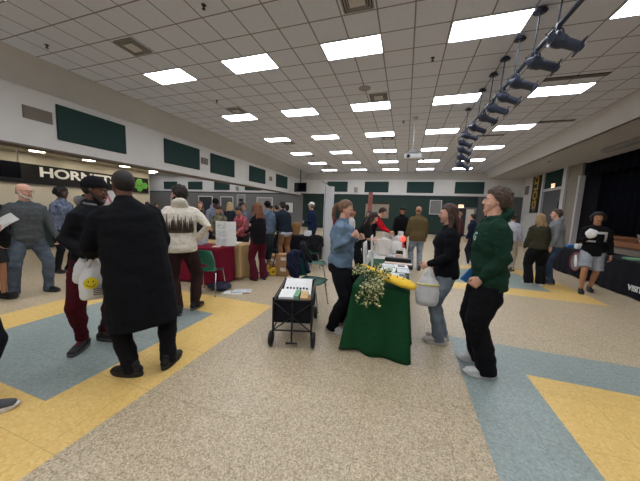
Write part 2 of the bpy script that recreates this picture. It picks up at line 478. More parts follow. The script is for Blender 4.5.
def beard_mesh():
    bm = B()
    pts = [(-.068, .0, .095), (-.062, .03, .050), (-.040, .062, .020), (0, .078, .008), (.040, .062, .020), (.062, .03, .050), (.068, .0, .095)]
    loft(bm, pts, [(.010, .012), (.016, .020), (.020, .022), (.020, .018), (.020, .022), (.016, .020), (.010, .012)], ref=V((0, 0, 1)), n=10)
    loft(bm, [(-.028, .082, .052), (-.022, .092, .070), (0, .098, .072), (.022, .092, .070), (.028, .082, .052)], [.006, .006, .006, .006, .006], ref=V((0, 0, 1)), n=8)
    me = remesh(bm, .006, 2, .4); wrinkle(me, .003, (60, 60, 60)); return me

_shoe = {}
def shoe_meshes(kind, lod=1):
    """foot pointing to +Y, ankle over the origin, sole on z=0"""
    if kind in _shoe: return _shoe[kind]
    hi = kind == 'hightop'
    bm = B()
    loft(bm, [(0, -.072, .052), (0, -.03, .055), (0, .05, .052), (0, .12, .042), (.004, .175, .036)], [(.034, .034), (.038, .040), (.043, .036), (.046, .028), (.036, .020)], n=16)
    top = .15 if hi else .105
    loft(bm, [(0, -.022, .05), (0, -.02, .09), (0, -.018, top)], [(.038, .05), (.038, .048), (.043 if hi else .039, .054 if hi else .046)], n=16)
    if hi: ell(bm, (0, .045, .125), (.028, .016, .045), Matrix.Rotation(-.5, 3, 'X'))
    up = remesh(bm, .008, 2, .4)
    bm = B(); n = 24
    prof = []
    for i in range(n):
        a = 2*PI*i/n; y = math.sin(a); x = math.cos(a)
        w = .044 + .010*max(0, math.sin(a-.3))
        prof.append((x*w + (.004 if y > 0 else 0), .052 + y*.152))
    rings = []
    for z, s in ((.0, .94), (.008, 1.0), (.028, 1.02), (.034, .97)):
        rings.append([bm.verts.new((x*s, .052+(y-.052)*s, z + (.012*max(0, (y-.14)/.06)**2 if z < .01 else 0))) for x, y in prof])
    for a, b in zip(rings, rings[1:]):
        for j in range(n): bm.faces.new((a[j], a[(j+1) % n], b[(j+1) % n], b[j]))
    bm.faces.new(rings[0][::-1]); bm.faces.new(rings[-1])
    bmesh.ops.recalc_face_normals(bm, faces=bm.faces[:])
    so = bpy.data.meshes.new('sole'); bm.to_mesh(so); bm.free()
    bm = B()
    for k in range(4): loft(bm, [(-.022, .062+k*.022, .088-k*.011), (0, .064+k*.022, .094-k*.012), (.022, .062+k*.022, .088-k*.011)], [.0035]*3, ref=V((0, 0, 1)), n=6)
    bmesh.ops.recalc_face_normals(bm, faces=bm.faces[:])
    la = bpy.data.meshes.new('laces'); bm.to_mesh(la); bm.free()
    _shoe[kind] = (up, so, la)
    return _shoe[kind]

def append(bm, me, mtx, remap=None, flip=False):
    tmp = me.copy(); tmp.transform(mtx)
    n0 = len(bm.faces); bm.from_mesh(tmp); bm.faces.ensure_lookup_table()
    new = bm.faces[n0:]
    if remap is not None:
        for f in new: f.material_index = remap.get(f.material_index, 0)
    if flip: bmesh.ops.reverse_faces(bm, faces=list(new))
    bpy.data.meshes.remove(tmp)

def ik(a, b, l1, l2, pole):
    """joint between a and b; b is pulled in when out of reach"""
    d = b-a; L = d.length
    if L > (l1+l2)*.995: b = a + d*((l1+l2)*.995/L); d = b-a; L = d.length
    x = (l1*l1 - l2*l2 + L*L)/(2*L); h = math.sqrt(max(1e-6, l1*l1-x*x)); u = d/L
    p = pole - u*pole.dot(u)
    if p.length < 1e-4: p = V((0, 1, 0))
    return a + u*x + p.normalized()*h, b

SK = {'light': (208, 160, 138), 'pale': (214, 172, 152), 'tan': (178, 128, 96), 'brown': (104, 70, 54), 'dark': (74, 50, 40)}

def person(label, pos, head_deg, H=1.76, feet=None, hands=None, lean=8, side=0, look=(0, 0), b=1.0, fem=False, skin='light',
           top=None, pants=None, shoe=None, hair=('short', (40, 30, 25)), hat=None, beard=None, glasses=False, vox=.02, group=None,
           curl=(30, 30), pole=None, twist=0, palms=None, name='person', bodyonly=False, hipz=None):
    s = H/1.76; th = math.radians(head_deg)
    root = thing(name, label, 'person', (pos[0], pos[1], 0), th, group)
    inv = Matrix.Rotation(-th, 3, 'Z')
    W = lambda p: inv @ (V(p)-V((pos[0], pos[1], 0)))          # world -> person
    top = dict(dict(kind='sweater', col=(60, 60, 60), mat='cloth', sleeve=1, hem=-.05, loose=1.0), **(top or {}))
    pants = dict(dict(col=(40, 40, 45), mat='cloth', loose=1.0, short=0, flare=1.0), **(pants or {}))
    shoe = dict(dict(kind='low', col=(30, 30, 30), sole=(60, 60, 60)), **(shoe or {}))
    FT = []
    if feet:
        for fx, fy, fh in feet:
            p = W((fx, fy, 0)); FT.append((p, math.radians(fh)-th))
    else:
        FT = [(V((-.11*s, .02, 0)), .15), (V((.11*s, -.03, 0)), -.15)]
    hipw = (.088 if not fem else .092)*s
    L1, L2 = .43*s, .43*s
    ank = [p + V((0, 0, .085*s)) for p, _ in FT]
    hz = .95*s if hipz is None else hipz
    for sg, a in zip((-1, 1), ank):
        d = V((a.x-sg*hipw, a.y, 0)).length
        hz = min(hz, a.z + math.sqrt(max(.01, (L1+L2)**2*.9985-d*d)))
    pel = V((0, 0, hz)); R0 = V((1, 0, 0))
    la, sa = math.radians(lean), math.radians(side)
    # spine
    N = 14; Ls = .56*s; P = []; F = []; p = pel - V((0, 0, .12*s)); 
    for i in range(N+3):
        t = (i-3)/(N-1) if i >= 3 else (i-3)*.0714
        a = la*(.3+.9*max(0, t)) if t > 0 else la*.2; q = sa*(.5+.7*max(0, t))
        U = V((math.sin(q), math.sin(a)*math.cos(q), math.cos(a)*math.cos(q))).normalized()
        if i > 0: p = p + U*(Ls/(N-1) if i > 3 else .04*s)
        tw = math.radians(twist)*max(0, t)
        Rr = (V((math.cos(tw), math.sin(tw), 0)) - U*U.dot(V((math.cos(tw), math.sin(tw), 0)))).normalized()
        P.append((p.copy(), U, Rr)); 
    def sp(t):
        x = t*(N-1)+3; x = max(0, min(len(P)-1.001, x)); i = int(x); f = x-i
        return P[i][0].lerp(P[i+1][0], f), P[i][1], P[i][2]
    prof = [(-.20, .150, .105, 0), (-.06, .166, .118, 0), (.06, .162, .114, 0), (.22, .150 if not fem else .134, .108, .006), (.42, .158 if not fem else .142, .112, .006),
            (.62, .172 if not fem else .155, .118 if not fem else .124, .008 if not fem else .018), (.78, .170 if not fem else .148, .104, .0), (.88, .128 if not fem else .112, .080, -.008), (.95, .078, .060, -.006), (1.0, .056, .056, 0)]
    def torso(bm, g, t0, t1, wk=1, hem=0):
        pts, rad, ref = [], [], R0
        for t, w, d, o in prof:
            if t < t0-.001 or t > t1+.001: continue
            c, U, Rr = sp(t); Fw = U.cross(Rr)
            bf = b if t < .8 else 1+(b-1)*.4
            pts.append(c + Fw*(o*s + (b-1)*.10*s*max(0, 1-abs(t-.2)*2.2))); rad.append((w*s*bf*wk+g, d*s*(1+(b-1)*1.25 if t < .8 else bf)+g)); ref = Rr
        loft(bm, pts, rad, ref=ref, n=20)
    c88, U8, R8 = sp(.86); F8 = U8.cross(R8)
    shw = (.168 if not fem else .146)*s*(1+(b-1)*.45)
    sh = [c88 - R8*shw, c88 + R8*shw]
    AL1, AL2 = .285*s, .255*s
    HT = []
    for i, sg in enumerate((-1, 1)):
        h = hands[i] if hands else None
        if h is None: w = sh[i] + V((sg*.085*s, .045*s + .16*s*math.sin(la), -.525*s))
        elif len(h) == 4: w = V(h[:3])*s      # person space
        else: w = W(h)
        pl = V((sg*.35, -1, -.35)) if not (pole and pole[i]) else V(pole[i])
        e, w = ik(sh[i], w, AL1, AL2, pl); HT.append((e, w))
    knees = []
    for i, sg in enumerate((-1, 1)):
        hp = pel + V((sg*hipw, 0, -.03*s)); fa = FT[i][1]
        k, a = ik(hp, ank[i], L1, L2, V((-math.sin(fa)+sg*.08, math.cos(fa), .0))); knees.append((hp, k, ank[i]))
    # ---------- body, one continuous surface
    bm = B(); torso(bm, -.008, -.2, 1)
    hb, HU, HR = sp(1.0); HF = HU.cross(HR)
    yaw, pit = math.radians(look[0]), math.radians(look[1])
    hd = Matrix.Rotation(yaw, 3, 'Z') @ Matrix.Rotation(pit, 3, 'X')
    hk = s*(1.0 if not fem else .97)
    hx, hy, hz3 = hd @ V((1, 0, 0)), hd @ V((0, 1, 0)), hd @ V((0, 0, 1))
    neck0, _, _ = sp(.90)
    ho = hb + HU*.012*s + HF*.012*s + V((0, 0, .012*s))
    loft(bm, [neck0, hb, ho + hz3*.03*s - hy*.01*s, ho + hz3*.07*s - hy*.015*s], [.062*s*(.85 if fem else 1)]*2 + [.058*s*(.85 if fem else 1)]*2, n=16)
    for (e, w), q in zip(HT, sh):
        d = (w-e).normalized()
        dn = (e-q).normalized()
        loft(bm, [c88.lerp(q, .45), q.lerp(c88, .16)+dn*.045*s, q.lerp(e, .5), e, e.lerp(w, .35), w - d*.0, w+d*.012], [.036*s, .041*s, .040*s, .035*s, .036*s, .026*s, .024*s], n=12)
    for i, (hp, k, a) in enumerate(knees):
        fa = FT[i][1]; fd = V((-math.sin(fa), math.cos(fa), 0))
        loft(bm, [hp, hp.lerp(k, .4), k, k.lerp(a, .3)-fd*.012*s, k.lerp(a, .75), a], [.082*s, .074*s, .054*s, .056*s, .038*s, .036*s], n=14)
        loft(bm, [a - V((0, 0, .02*s)), a - V((0, 0, .045*s)) + fd*.10*s], [.032*s, .024*s], n=10)
    me = remesh(bm, max(vox*.8, .011), 4)
    bm = B(); bm.from_mesh(me); bpy.data.meshes.remove(me)
    for f in bm.faces: f.material_index = 0
    append(bm, head_mesh(fem), basis(hx, hy, hz3, ho) @ Matrix.Scale(hk, 4), {0: 0, 1: 1, 2: 2, 3: 3, 4: 4})
    for i, sg in enumerate((-1, 1)):
        e, w = HT[i]; d = (w-e).normalized()
        pn = V(palms[i]) if palms and palms[i] else V((sg*1.0, .1, 0))          # direction the back of the hand faces
        z = pn - d*pn.dot(d); z.normalize(); x = d.cross(z)
        mt = basis(x, d, z, w + d*.006)
        # thumb lies on -X of the hand; mirror so that it points forward/up
        want = V((0, 1, .5)); fl = False
        if (-x).dot(want) < 0: mt = mt @ Matrix.Scale(-1, 4, V((1, 0, 0))); fl = True
        append(bm, hand_mesh(curl[i]), mt @ Matrix.Scale(s*(.92 if fem else 1), 4), {0: 0}, flip=fl)
    skm = skinmat(SK[skin]); hm = hairmat(hair[1] if hair else (60, 45, 35))
    for f in bm.faces: f.smooth = True
    bod = bpy.data.meshes.new('body'); bm.to_mesh(bod); bm.free()
    obj('body', bod, [skm, 'eyew', 'iris', 'lip' if skin not in ('brown', 'dark') else skinmat((92, 50, 44)), hm], root, True)
    HM = basis(hx, hy, hz3, ho) @ Matrix.Scale(hk, 4)
    if hair and hair[0]:
        h = hair_mesh(hair[0], random.random()*20); h.transform(HM); obj('hair', h, hm, root, True)
    if hat:
        h = (beanie_mesh() if hat[0] == 'beanie' else cap_mesh()); h.transform(HM)
        obj(hat[0], h, cloth(hat[1]), root, True)
    if beard:
        h = beard_mesh(); h.transform(HM); obj('beard', h, hairmat(beard), root, True)
    if glasses:
        g = B()
        for sg in (-1, 1):
            torus(g, (sg*.031, .098, .119), .021, .0022, 'Y', 16, 6)
            cyl(g, (sg*.052, .098, .122), (sg*.078, -.005, .124), .002, 6)
        cyl(g, (-.011, .1, .122), (.011, .1, .122), .002, 6)
        h = bpy.data.meshes.new('glasses'); g.to_mesh(h); g.free(); h.transform(HM); obj('glasses', h, 'blackp', root, True)
    # ---------- trousers
    pm = cloth(pants['col'], pants['mat']); lo = pants['loose']
    bm = B(); torso(bm, .006, -.2, .15)
    for i, (hp, k, a) in enumerate(knees):
        fa = FT[i][1]; fd = V((-math.sin(fa), math.cos(fa), 0))
        if pants['short']:
            e = k.lerp(hp, .16)
            loft(bm, [hp + V((0, 0, .02)), hp.lerp(k, .35), e], [.094*s*b*lo, .094*s*lo, .100*s*lo], n=18, cap='end')
        else:
            ab = a - V((0, 0, .045*s - pants.get('lift', 0))); fl = pants['flare']
            loft(bm, [hp + V((0, 0, .02)), hp.lerp(k, .35), k, k.lerp(a, .35) - fd*.01, k.lerp(a, .8 if not pants.get('lift') else .6), ab],
                 [.096*s*(.5+.5*b), .090*s*lo, .068*s*lo, .064*s*lo, .056*s*lo*fl, .058*s*(.4+.6*lo)*fl], n=18, cap='end')
    me = remesh(bm, vox*.75, 3); wrinkle(me, .010 if vox < .015 else .007, (5, 5, 11), random.random()*9)
    obj('shorts' if pants['short'] else 'trousers', me, pm, root, True)
    # ---------- top
    tm = cloth(top['col'], top['mat']); kd = top['kind']; g = {'coat': .030, 'jacket': .026, 'hoodie': .022, 'sweater': .015, 'shirt': .010, 'vest': .014}.get(kd, .015)*top['loose']
    bm = B(); torso(bm, g, -.06 if top['hem'] < 0 else .06, .955)
    if top['hem'] < -.06 and kd != 'coat':
        c, U, Rr = sp(-.02); c2 = c - V((0, 0, -top['hem']*s))
        loft(bm, [c, c2], [(.168*s*b+g, .118*s*b+g), (.160*s*b+g, .114*s*b+g)], ref=Rr, n=20, cap='end')
    if kd == 'coat':
        zl = top['hemz']; fl = top.get('flare', 1); c, U, Rr = sp(.62)
        mid = V((ank[0].x+ank[1].x, ank[0].y+ank[1].y, 0))*.5
        pts = []; rad = []
        for q in (0, .25, .5, .75, 1.0):
            z = c.z + (zl-c.z)*q
            bc = sp(max(-.2, min(1, (z-pel.z)/(.56*s))))[0] if z > pel.z-.1 else V((pel.x, pel.y, z))
            m_ = V((bc.x, bc.y, z)).lerp(V((mid.x, mid.y, z)), max(0, q-.4)*.8); pts.append(m_); rad.append((.172*s*(1+(b-1)*.9)+g+.045*q*fl, .118*s*(1+(b-1)*1.2)+g+.055*q*fl))
        loft(bm, pts, rad, ref=Rr, n=22, cap='end')
    for i, (e, w) in enumerate(HT):
        q = sh[i]; d = (w-e).normalized(); k = (1+(top['loose']-1)*.6)*(1+(b-1)*.45)
        inn = c88.lerp(q, .35)
        if top['sleeve'] >= 1:
            cuff = .034 if kd != 'coat' else .05
            dn = (e-q).normalized()
            loft(bm, [inn, c88.lerp(q, .78)+dn*.008*s, q.lerp(c88, .04)+dn*.045*s, q.lerp(e, .5), e, e.lerp(w, .5), w - d*.012], [.050*s*k+.2*g, .053*s*k+.25*g, .056*s*k+.35*g, .048*s*k+.35*g, .043*s*k+.35*g, .041*s*k+.35*g, cuff*s+.25*g], n=14)
        elif top['sleeve'] > 0:
            loft(bm, [inn, q, q.lerp(e, .6+.4*top['sleeve'])], [.066*s*k+.4*g, .060*s*k+.5*g, .060*s*k+.4*g], n=14)
        else: loft(bm, [inn, q.lerp(inn, .3)], [.066*s+.4*g, .060*s+.4*g], n=14)
    cn, Un, Rn = sp(.97); Fn = Un.cross(Rn)
    if kd == 'hoodie':
        ell(bm, cn - Fn*.080*s + Un*.020*s, (.105*s, .055*s, .085*s), Matrix.Rotation(.5, 3, 'X'), seg=16)
        loft(bm, [cn - Fn*.06*s - Rn*.06*s, cn - Rn*.085*s + Fn*.0*s, cn - Rn*.045*s + Fn*.065*s - Un*.02*s, cn + Fn*.085*s - Un*.035*s, cn + Rn*.045*s + Fn*.065*s - Un*.02*s, cn + Rn*.085*s, cn - Fn*.06*s + Rn*.06*s], [.030*s]*7, n=10)
    elif kd in ('coat', 'jacket'):
        loft(bm, [cn - Un*.02, cn + Un*.028*s], [(.088*s, .085*s), (.080*s, .080*s)], ref=Rn, n=18)
    elif top.get('collar'):
        loft(bm, [cn - Un*.02, cn + Un*.016*s], [(.076*s, .076*s), (.070*s, .072*s)], ref=Rn, n=18)
    me = remesh(bm, vox*.75, 6 if vox < .015 else 4)
    wrinkle(me, (.010 if vox < .015 else .007)*top.get('wr', 1), (6, 6, 13), random.random()*9)
    mats = [tm]
    if top.get('hem_col'):
        mats.append(cloth(top['hem_col']))
    obj(top.get('name', kd), me, mats, root, True)
    root['_'] = 0; del root['_']
    if kd == 'vest' or top.get('under'):
        bm = B(); torso(bm, .004, .06, .9)
        for i, (e, w) in enumerate(HT):
            q = sh[i]; d = (w-e).normalized()
            loft(bm, [c88.lerp(q, .35), q, q.lerp(e, .5), e, e.lerp(w, .5), w - d*.012], [.066*s, .062*s, .058*s, .050*s, .046*s, .036*s], n=14)
        me = remesh(bm, vox*.75, 3); wrinkle(me, .006, (6, 6, 13), 2); obj('sleeved_shirt', me, cloth(top['under']), root, True)
    if top.get('tail'):
        c, U, Rr = sp(-.04); bm = B(); loft(bm, [c+V((0, 0, .0)), c-V((0, 0, .07*s))], [(.176*s*b, .126*s*b), (.182*s*b, .132*s*b)], ref=Rr, n=20)
        me = remesh(bm, vox*.8, 1); wrinkle(me, .006); obj('shirt_tail', me, cloth(top['tail']), root, True)
    # ---------- shoes
    up, so, la_ = shoe_meshes(shoe['kind'])
    for i, (p, fa) in enumerate(FT):
        mt = Matrix.Translation(p) @ Matrix.Rotation(fa, 4, 'Z') @ Matrix.Diagonal((s*1.04, s*shoe.get('len', .98), s*1.08, 1))
        def cp(m_):
            x = m_.copy(); return x
        u = obj('shoe', cp(up), cloth(shoe['col'], 'satin'), root, True); u.matrix_local = mt
        if vox < .019 or shoe.get('detail'):
            q = obj('sole', cp(so), cloth(shoe['sole'], 'satin'), u)
            l_ = obj('laces', cp(la_), cloth(shoe.get('lace', shoe['col']), 'satin'), u, True)
        else:
            q = obj('sole', cp(so), cloth(shoe['sole'], 'satin'), u)
    return root, dict(HT=HT, sp=sp, s=s, W=W, HM=HM, ho=ho, sh=sh, cn=cn)
# ------------------------------------------------------------------ camera
cam = bpy.data.cameras.new('camera'); co = bpy.data.objects.new('camera', cam); COL.objects.link(co)
CF, CR, CU = V((-0.30595704,0.94527977,-0.11329805)), V((0.94927223,0.31197441,0.03942321)), V((-0.07261206,0.09548888,0.99277861))
co.matrix_world = basis(CR, CU, -CF, V((0, 0, 1.55)))
cam.sensor_fit = 'HORIZONTAL'; cam.sensor_width = 36; cam.lens = 14.509; cam.clip_start = .05; cam.clip_end = 200
SC.camera = co
SC.view_settings.view_transform = 'Standard'; SC.view_settings.look = 'None'; SC.view_settings.gamma = 1
SC.view_settings.exposure = 0.9; SC.view_settings.use_curve_mapping = False
w = bpy.data.worlds.new('world'); SC.world = w; w.use_nodes = True
w.node_tree.nodes['Background'].inputs[0].default_value = (.5, .52, .55, 1); w.node_tree.nodes['Background'].inputs[1].default_value = .05

CH = 4.934; YN, YB = -7.0, 23.0
# ------------------------------------------------------------------ floor
sq = []
for x0, y0, outer, inner in ((-5.05, .49, 1, 2), (.65, .48, 2, 1), (.65, 6.12, 1, 2)):
    sq.append((x0, y0, x0+3.12, y0+3.11, outer)); sq.append((x0+.62, y0+.62, x0+2.50, y0+2.49, inner))
xs = sorted({-30.0, 16.0} | {q[0] for q in sq} | {q[2] for q in sq}); ys = sorted({YN, YB} | {q[1] for q in sq} | {q[3] for q in sq})
bm = B()
for i in range(len(xs)-1):
    for j in range(len(ys)-1):
        cx, cy = (xs[i]+xs[i+1])/2, (ys[j]+ys[j+1])/2; mi = 0
        for q in sq:
            if q[0] < cx < q[2] and q[1] < cy < q[3]: mi = q[4]
        quad(bm, [(xs[i], ys[j], 0), (xs[i+1], ys[j], 0), (xs[i+1], ys[j+1], 0), (xs[i], ys[j+1], 0)], mi)
bmesh.ops.remove_doubles(bm, verts=bm.verts[:], dist=1e-4)
struct('floor', bm, ['tan', 'yel', 'blu'])
# ------------------------------------------------------------------ ceiling, coves, walls
TX0, TX1, TYB = -8.62, 5.42, 22.42
bm = B(); box(bm, (TX0, YN, CH), (TX1, TYB, CH+.1)); struct('ceiling', bm, 'tile')
bm = B(); box(bm, (5.88, YN, 4.45), (8.3, YB, 4.55)); box(bm, (8.3, YN, 4.45), (16, YB, 4.55)); struct('ceiling_side', bm, 'gyp')
bm = B(); box(bm, (-12.5, YN, 3.15), (-9.95, 10.0, 3.25)); struct('ceiling_recess', bm, 'cream')
bm = B(); box(bm, (-30, 10.0, CH), (-9.5, YB, CH+.1)); struct('ceiling_hall', bm, 'white')
def prism(bm, poly, axis, a, b):
    """polygon in the plane across axis, extruded from a to b"""
    f = (lambda u, v, t: (u, t, v)) if axis == 'Y' else (lambda u, v, t: (t, u, v))
    A = [bm.verts.new(f(u, v, a)) for u, v in poly]; Bv = [bm.verts.new(f(u, v, b)) for u, v in poly]; n = len(poly)
    bm.faces.new(A); bm.faces.new(Bv[::-1])
    for i in range(n): bm.faces.new((A[i], Bv[i], Bv[(i+1) % n], A[(i+1) % n]))
bm = B(); prism(bm, [(TX0, CH), (-9.52, 4.42), (-9.62, 4.42), (-9.62, CH+.1), (TX0, CH+.1)], 'Y', YN, YB); struct('trim_1', bm, 'gyp')
bm = B(); prism(bm, [(TX1, CH), (5.88, 4.45), (5.98, 4.45), (5.98, CH+.1), (TX1, CH+.1)], 'Y', YN, YB); struct('trim_2', bm, 'gyp')
bm = B(); prism(bm, [(TYB, CH), (YB-.02, 4.42), (YB+.1, 4.42), (YB+.1, CH+.1), (TYB, CH+.1)], 'X', -9.5, 5.9); struct('trim_3', bm, 'gyp')
# left upper wall and the beam under it
bm = B(); box(bm, (-9.62, YN, 2.97), (-9.5, YB, 4.42)); struct('wall_left', bm, 'white')
bm = B(); box(bm, (-10.1, YN, 2.93), (-9.5, YB, 2.97)); box(bm, (-10.1, YN, 2.97), (-9.98, YB, 3.4)); struct('trim_4', bm, 'brown')
bm = B(); box(bm, (-12.6, YN, 0), (-12.5, 10.0, 3.3)); struct('wall_left_recess', bm, 'cream')
bm = B(); box(bm, (-30, 9.9, 0), (-12.6, 10.0, CH)); box(bm, (-12.6, 9.9, 3.2), (-10.1, 10.0, CH)); struct('wall_recess_end', bm, 'white')
bm = B(); box(bm, (-30.1, 9.9, 0), (-30, YB, CH)); struct('wall_left_far', bm, 'white')
bm = B(); box(bm, (-30.1, YB, 3.15), (8.2, YB+.1, CH)); struct('wall_back', bm, 'white')
bm = B(); box(bm, (-9.3, YB, 0), (5.3, YB+.1, 3.15)); struct('wall_back_green', bm, 'green')
bm = B(); box(bm, (-30.1, YB, 0), (-9.3, YB+.1, 3.15)); struct('wall_back_left', bm, 'grey')
bm = B(); box(bm, (5.3, YB, 0), (8.2, YB+.1, 3.15)); struct('wall_back_right', bm, 'dkgrey')
bm = B(); box(bm, (-30, YB-.05, 3.04), (5.3, YB, 3.13)); struct('trim_5', bm, 'ventdk')
bm = B(); box(bm, (-13, YN-.1, 0), (16, YN, CH+.1)); struct('wall_near', bm, 'white')
# right wall with pilasters, doorway, stage opening
bm = B(); box(bm, (8.2, 21.75, 0), (8.3, YB, 4.45)); box(bm, (8.2, 20.3, 0), (8.3, 21.75, 4.45)); struct('wall_right', bm, 'white')
bm = B(); box(bm, (8.2, 18.0, 3.45), (8.3, 20.1, 4.45)); struct('wall_right_green', bm, 'panel')
bm = B(); box(bm, (8.2, 16.5, 0), (8.3, 17.62, 4.45)); struct('wall_right_taupe', bm, 'taupe')
for k, (y0, y1, z0, z1, d) in enumerate(((20.08, 20.3, 0, 4.45, .08), (17.62, 17.95, 0, 4.45, .1), (17.95, 20.08, 3.30, 3.46, .05), (16.36, 16.5, 0, 3.8, .12))):
    bm = B(); box(bm, (8.2-d, y0, z0), (8.3, y1, z1)); struct('trim_%d' % (6+k), bm, 'gyp')
dm = B(); box(dm, (8.24, 17.95, 0), (8.3, 20.08, 3.3)); d = struct('door_1', dm, 'dkgrey')
dm = B(); box(dm, (8.2, 18.3, .9), (8.24, 18.36, 1.2)); obj('door_handle', dm, 'chrome', d)
dm = B(); box(dm, (8.22, 18.15, 1.5), (8.245, 18.35, 2.6)); obj('door_glass', dm, 'screen', d)
bm = B(); box(bm, (16, YN, 0), (16.1, 23, 4.5)); box(bm, (8.3, 16.6, 0), (16, 16.7, 4.45)); struct('wall_stage', bm, 'ventdk')
# baseboards
bm = B(); box(bm, (-9.3, YB-.02, 0), (5.3, YB, .12)); struct('baseboard_back', bm, 'blackp')
bm = B(); box(bm, (-12.5, YN, 0), (-12.48, 10, .12)); struct('baseboard_left', bm, 'blackp')
# stage
bm = B(); box(bm, (6.05, YN, 0), (8.5, 11.6, .86)); box(bm, (8.5, YN, 0), (16, 16.5, .86)); struct('stage_base', bm, 'brown')
bm = B(); box(bm, (6.0, YN, .86), (8.5, 11.65, 1.0)); box(bm, (8.5, YN, .86), (16, 16.5, 1.0)); struct('stage_floor', bm, 'stagewood')
def curtain(name, x, y0, y1, z0, z1, amp, lab):
    bm = B(); n = int((y1-y0)*26); A = []; 
    for j in range(n+1):
        y = y0+(y1-y0)*j/n; o = amp*math.sin(y*15+.8*math.sin(y*2.3)); A.append((bm.verts.new((x+o, y, z0)), bm.verts.new((x+o*.6, y, z1)), bm.verts.new((x+o+.03, y, z0)), bm.verts.new((x+o*.6+.03, y, z1))))
    for a, b in zip(A, A[1:]):
        bm.faces.new((a[0], b[0], b[1], a[1])); bm.faces.new((a[2], a[3], b[3], b[2])); bm.faces.new((a[1], b[1], b[3], a[3])); bm.faces.new((a[0], a[2], b[2], b[0]))
    tag(obj(name, bm, 'curtain', smooth=True), lab, 'curtain')
curtain('stage_curtain', 8.9, -4, 16.4, 1.02, 4.42, .03, 'tall black curtain closed across the stage at right')
curtain('stage_valance', 8.42, -4, 16.45, 3.78, 4.43, .03, 'black valance hanging along the top of the stage opening')
# ------------------------------------------------------------------ ceiling lights
def make_light():
    t = thing('ceiling_light', '', 'ceiling light', group='ceiling light panels')
    bm = B()
    for a, b_ in (((-.61, -.305), (.61, -.285)), ((-.61, .285), (.61, .305)), ((-.61, -.285), (-.59, .285)), ((.59, -.285), (.61, .285))):
        box(bm, (a[0], a[1], -.012), (b_[0], b_[1], 0))
    obj('frame', bm, 'frame', t)
    bm = B(); box(bm, (-.592, -.287, -.008), (.592, .287, -.001)); obj('diffuser', bm, 'diff', t)
    return t
LX = [-6.18+2.444*i for i in range(5)]; LY = [5.65+3.048*j for j in range(-3, 6)]
lt = make_light(); first = True
rown = {0: 'last row behind the camera', 1: 'behind the camera', 2: 'nearest row above', 3: 'first full row', 4: 'second row', 5: 'third row', 6: 'fourth row', 7: 'fifth row', 8: 'farthest row'}
coln = ['leftmost panel', 'second panel from the left', 'middle panel', 'fourth panel from the left', 'rightmost panel']
for j, y in enumerate(LY):
    for i, x in enumerate(LX):
        lb = 'bright ceiling light, %s, %s' % (rown[j], coln[i])
        if first: lt.location = (x, y, CH); lt['label'] = lb; first = False
        else: dup(lt, (x, y, CH), 0, lb)
for x, nm in ((-11.5, 'first from the beam'), (-14.5, 'second from the beam'), (-17.5, 'third from the beam'), (-20.5, 'fourth from the beam'), (-23.5, 'fifth from the beam'), (-26.5, 'farthest from the beam')):  # extra lamps added to brighten the hall's back wall
    dup(lt, (x, 21.2, CH), 0, 'added ceiling light brightening the left hall back wall, '+nm, 'added lights for the left hall wall')
for k, (x, y) in enumerate(((-13, 13), (-13, 17), (-18, 13), (-18, 17), (-23, 13), (-23, 17))):  # lamps added out of view so that the left hall is lit
    dup(lt, (x, y, CH), 0, ['added ceiling light in the far left hall, over its near side', 'added ceiling light in the far left hall, over its middle', 'added ceiling light deep in the left hall, near side', 'added ceiling light deep in the left hall, over its middle', 'added ceiling light at the hall far end, near side', 'added ceiling light at the hall far end, over its middle'][k])
dl = thing('recessed_downlight', '', 'ceiling light', group='round downlights over the left recess')
bm = B(); torus(bm, (0, 0, -.006), .20, .014, 'Z', 28, 8); obj('trim_ring', bm, 'frame', dl, True)
bm = B(); cyl(bm, (0, 0, -.012), (0, 0, 0), .19, 24); obj('lens', bm, 'can', dl)
dn = ['out of view left of the dark screen', 'out of view far left', 'above the H of the black sign', 'above the letters right of the bald man', 'above the black-coated man head', 'last one, right of the black-coated man']
for k, y in enumerate((2.45, 3.95, 5.42, 6.9, 8.25, 9.6)):
    lb = 'round recessed downlight in the low ceiling, '+dn[k]
    if k == 0: dl.location = (-11.7, y, 3.15); dl['label'] = lb
    else: dup(dl, (-11.7, y, 3.15), 0, lb)
# vents
vt = thing('ceiling_vent', '', 'vent', group='square air vents in the tiles')
bm = B()
for r in (.285, .235, .185):
    for s in (-1, 1): box(bm, (-r, s*r-.012, -.02), (r, s*r+.012, 0)); box(bm, (s*r-.012, -r, -.02), (s*r+.012, r, 0))
obj('louvre', bm, 'vent', vt); vt.scale = (.86, .86, 1)
bm = B(); box(bm, (-.29, -.29, -.006), (.29, .29, -.001)); obj('duct_opening', bm, 'ventdk', vt)
bm = B(); box(bm, (-.15, -.15, -.03), (.15, .15, -.02)); obj('centre_plate', bm, 'frame', vt)
for k, (x, y, lb) in enumerate(((-5.87, 4.43, 'at upper left, near the left cove'), (-.985, 4.43, 'at the top centre, above the nearest bright panel'), (-5.87, 8.09, 'left, just above the second leftmost light'), (-.985, 8.09, 'centre, just above the middle light of the second row'),
    (-5.87, 12.36, 'left, right of the third row light'), (-5.87, 15.4, 'left, beside the fourth row light'), (-5.87, 19.1, 'far left, by the last rows'), (-.985, 12.36, 'centre, beyond the third row'), (-.985, 15.4, 'centre, beyond the fourth row'))):
    lb = 'square metal ceiling vent '+lb
    if k == 0: vt.location = (x, y, CH); vt['label'] = lb
    else: dup(vt, (x, y, CH), 0, lb)
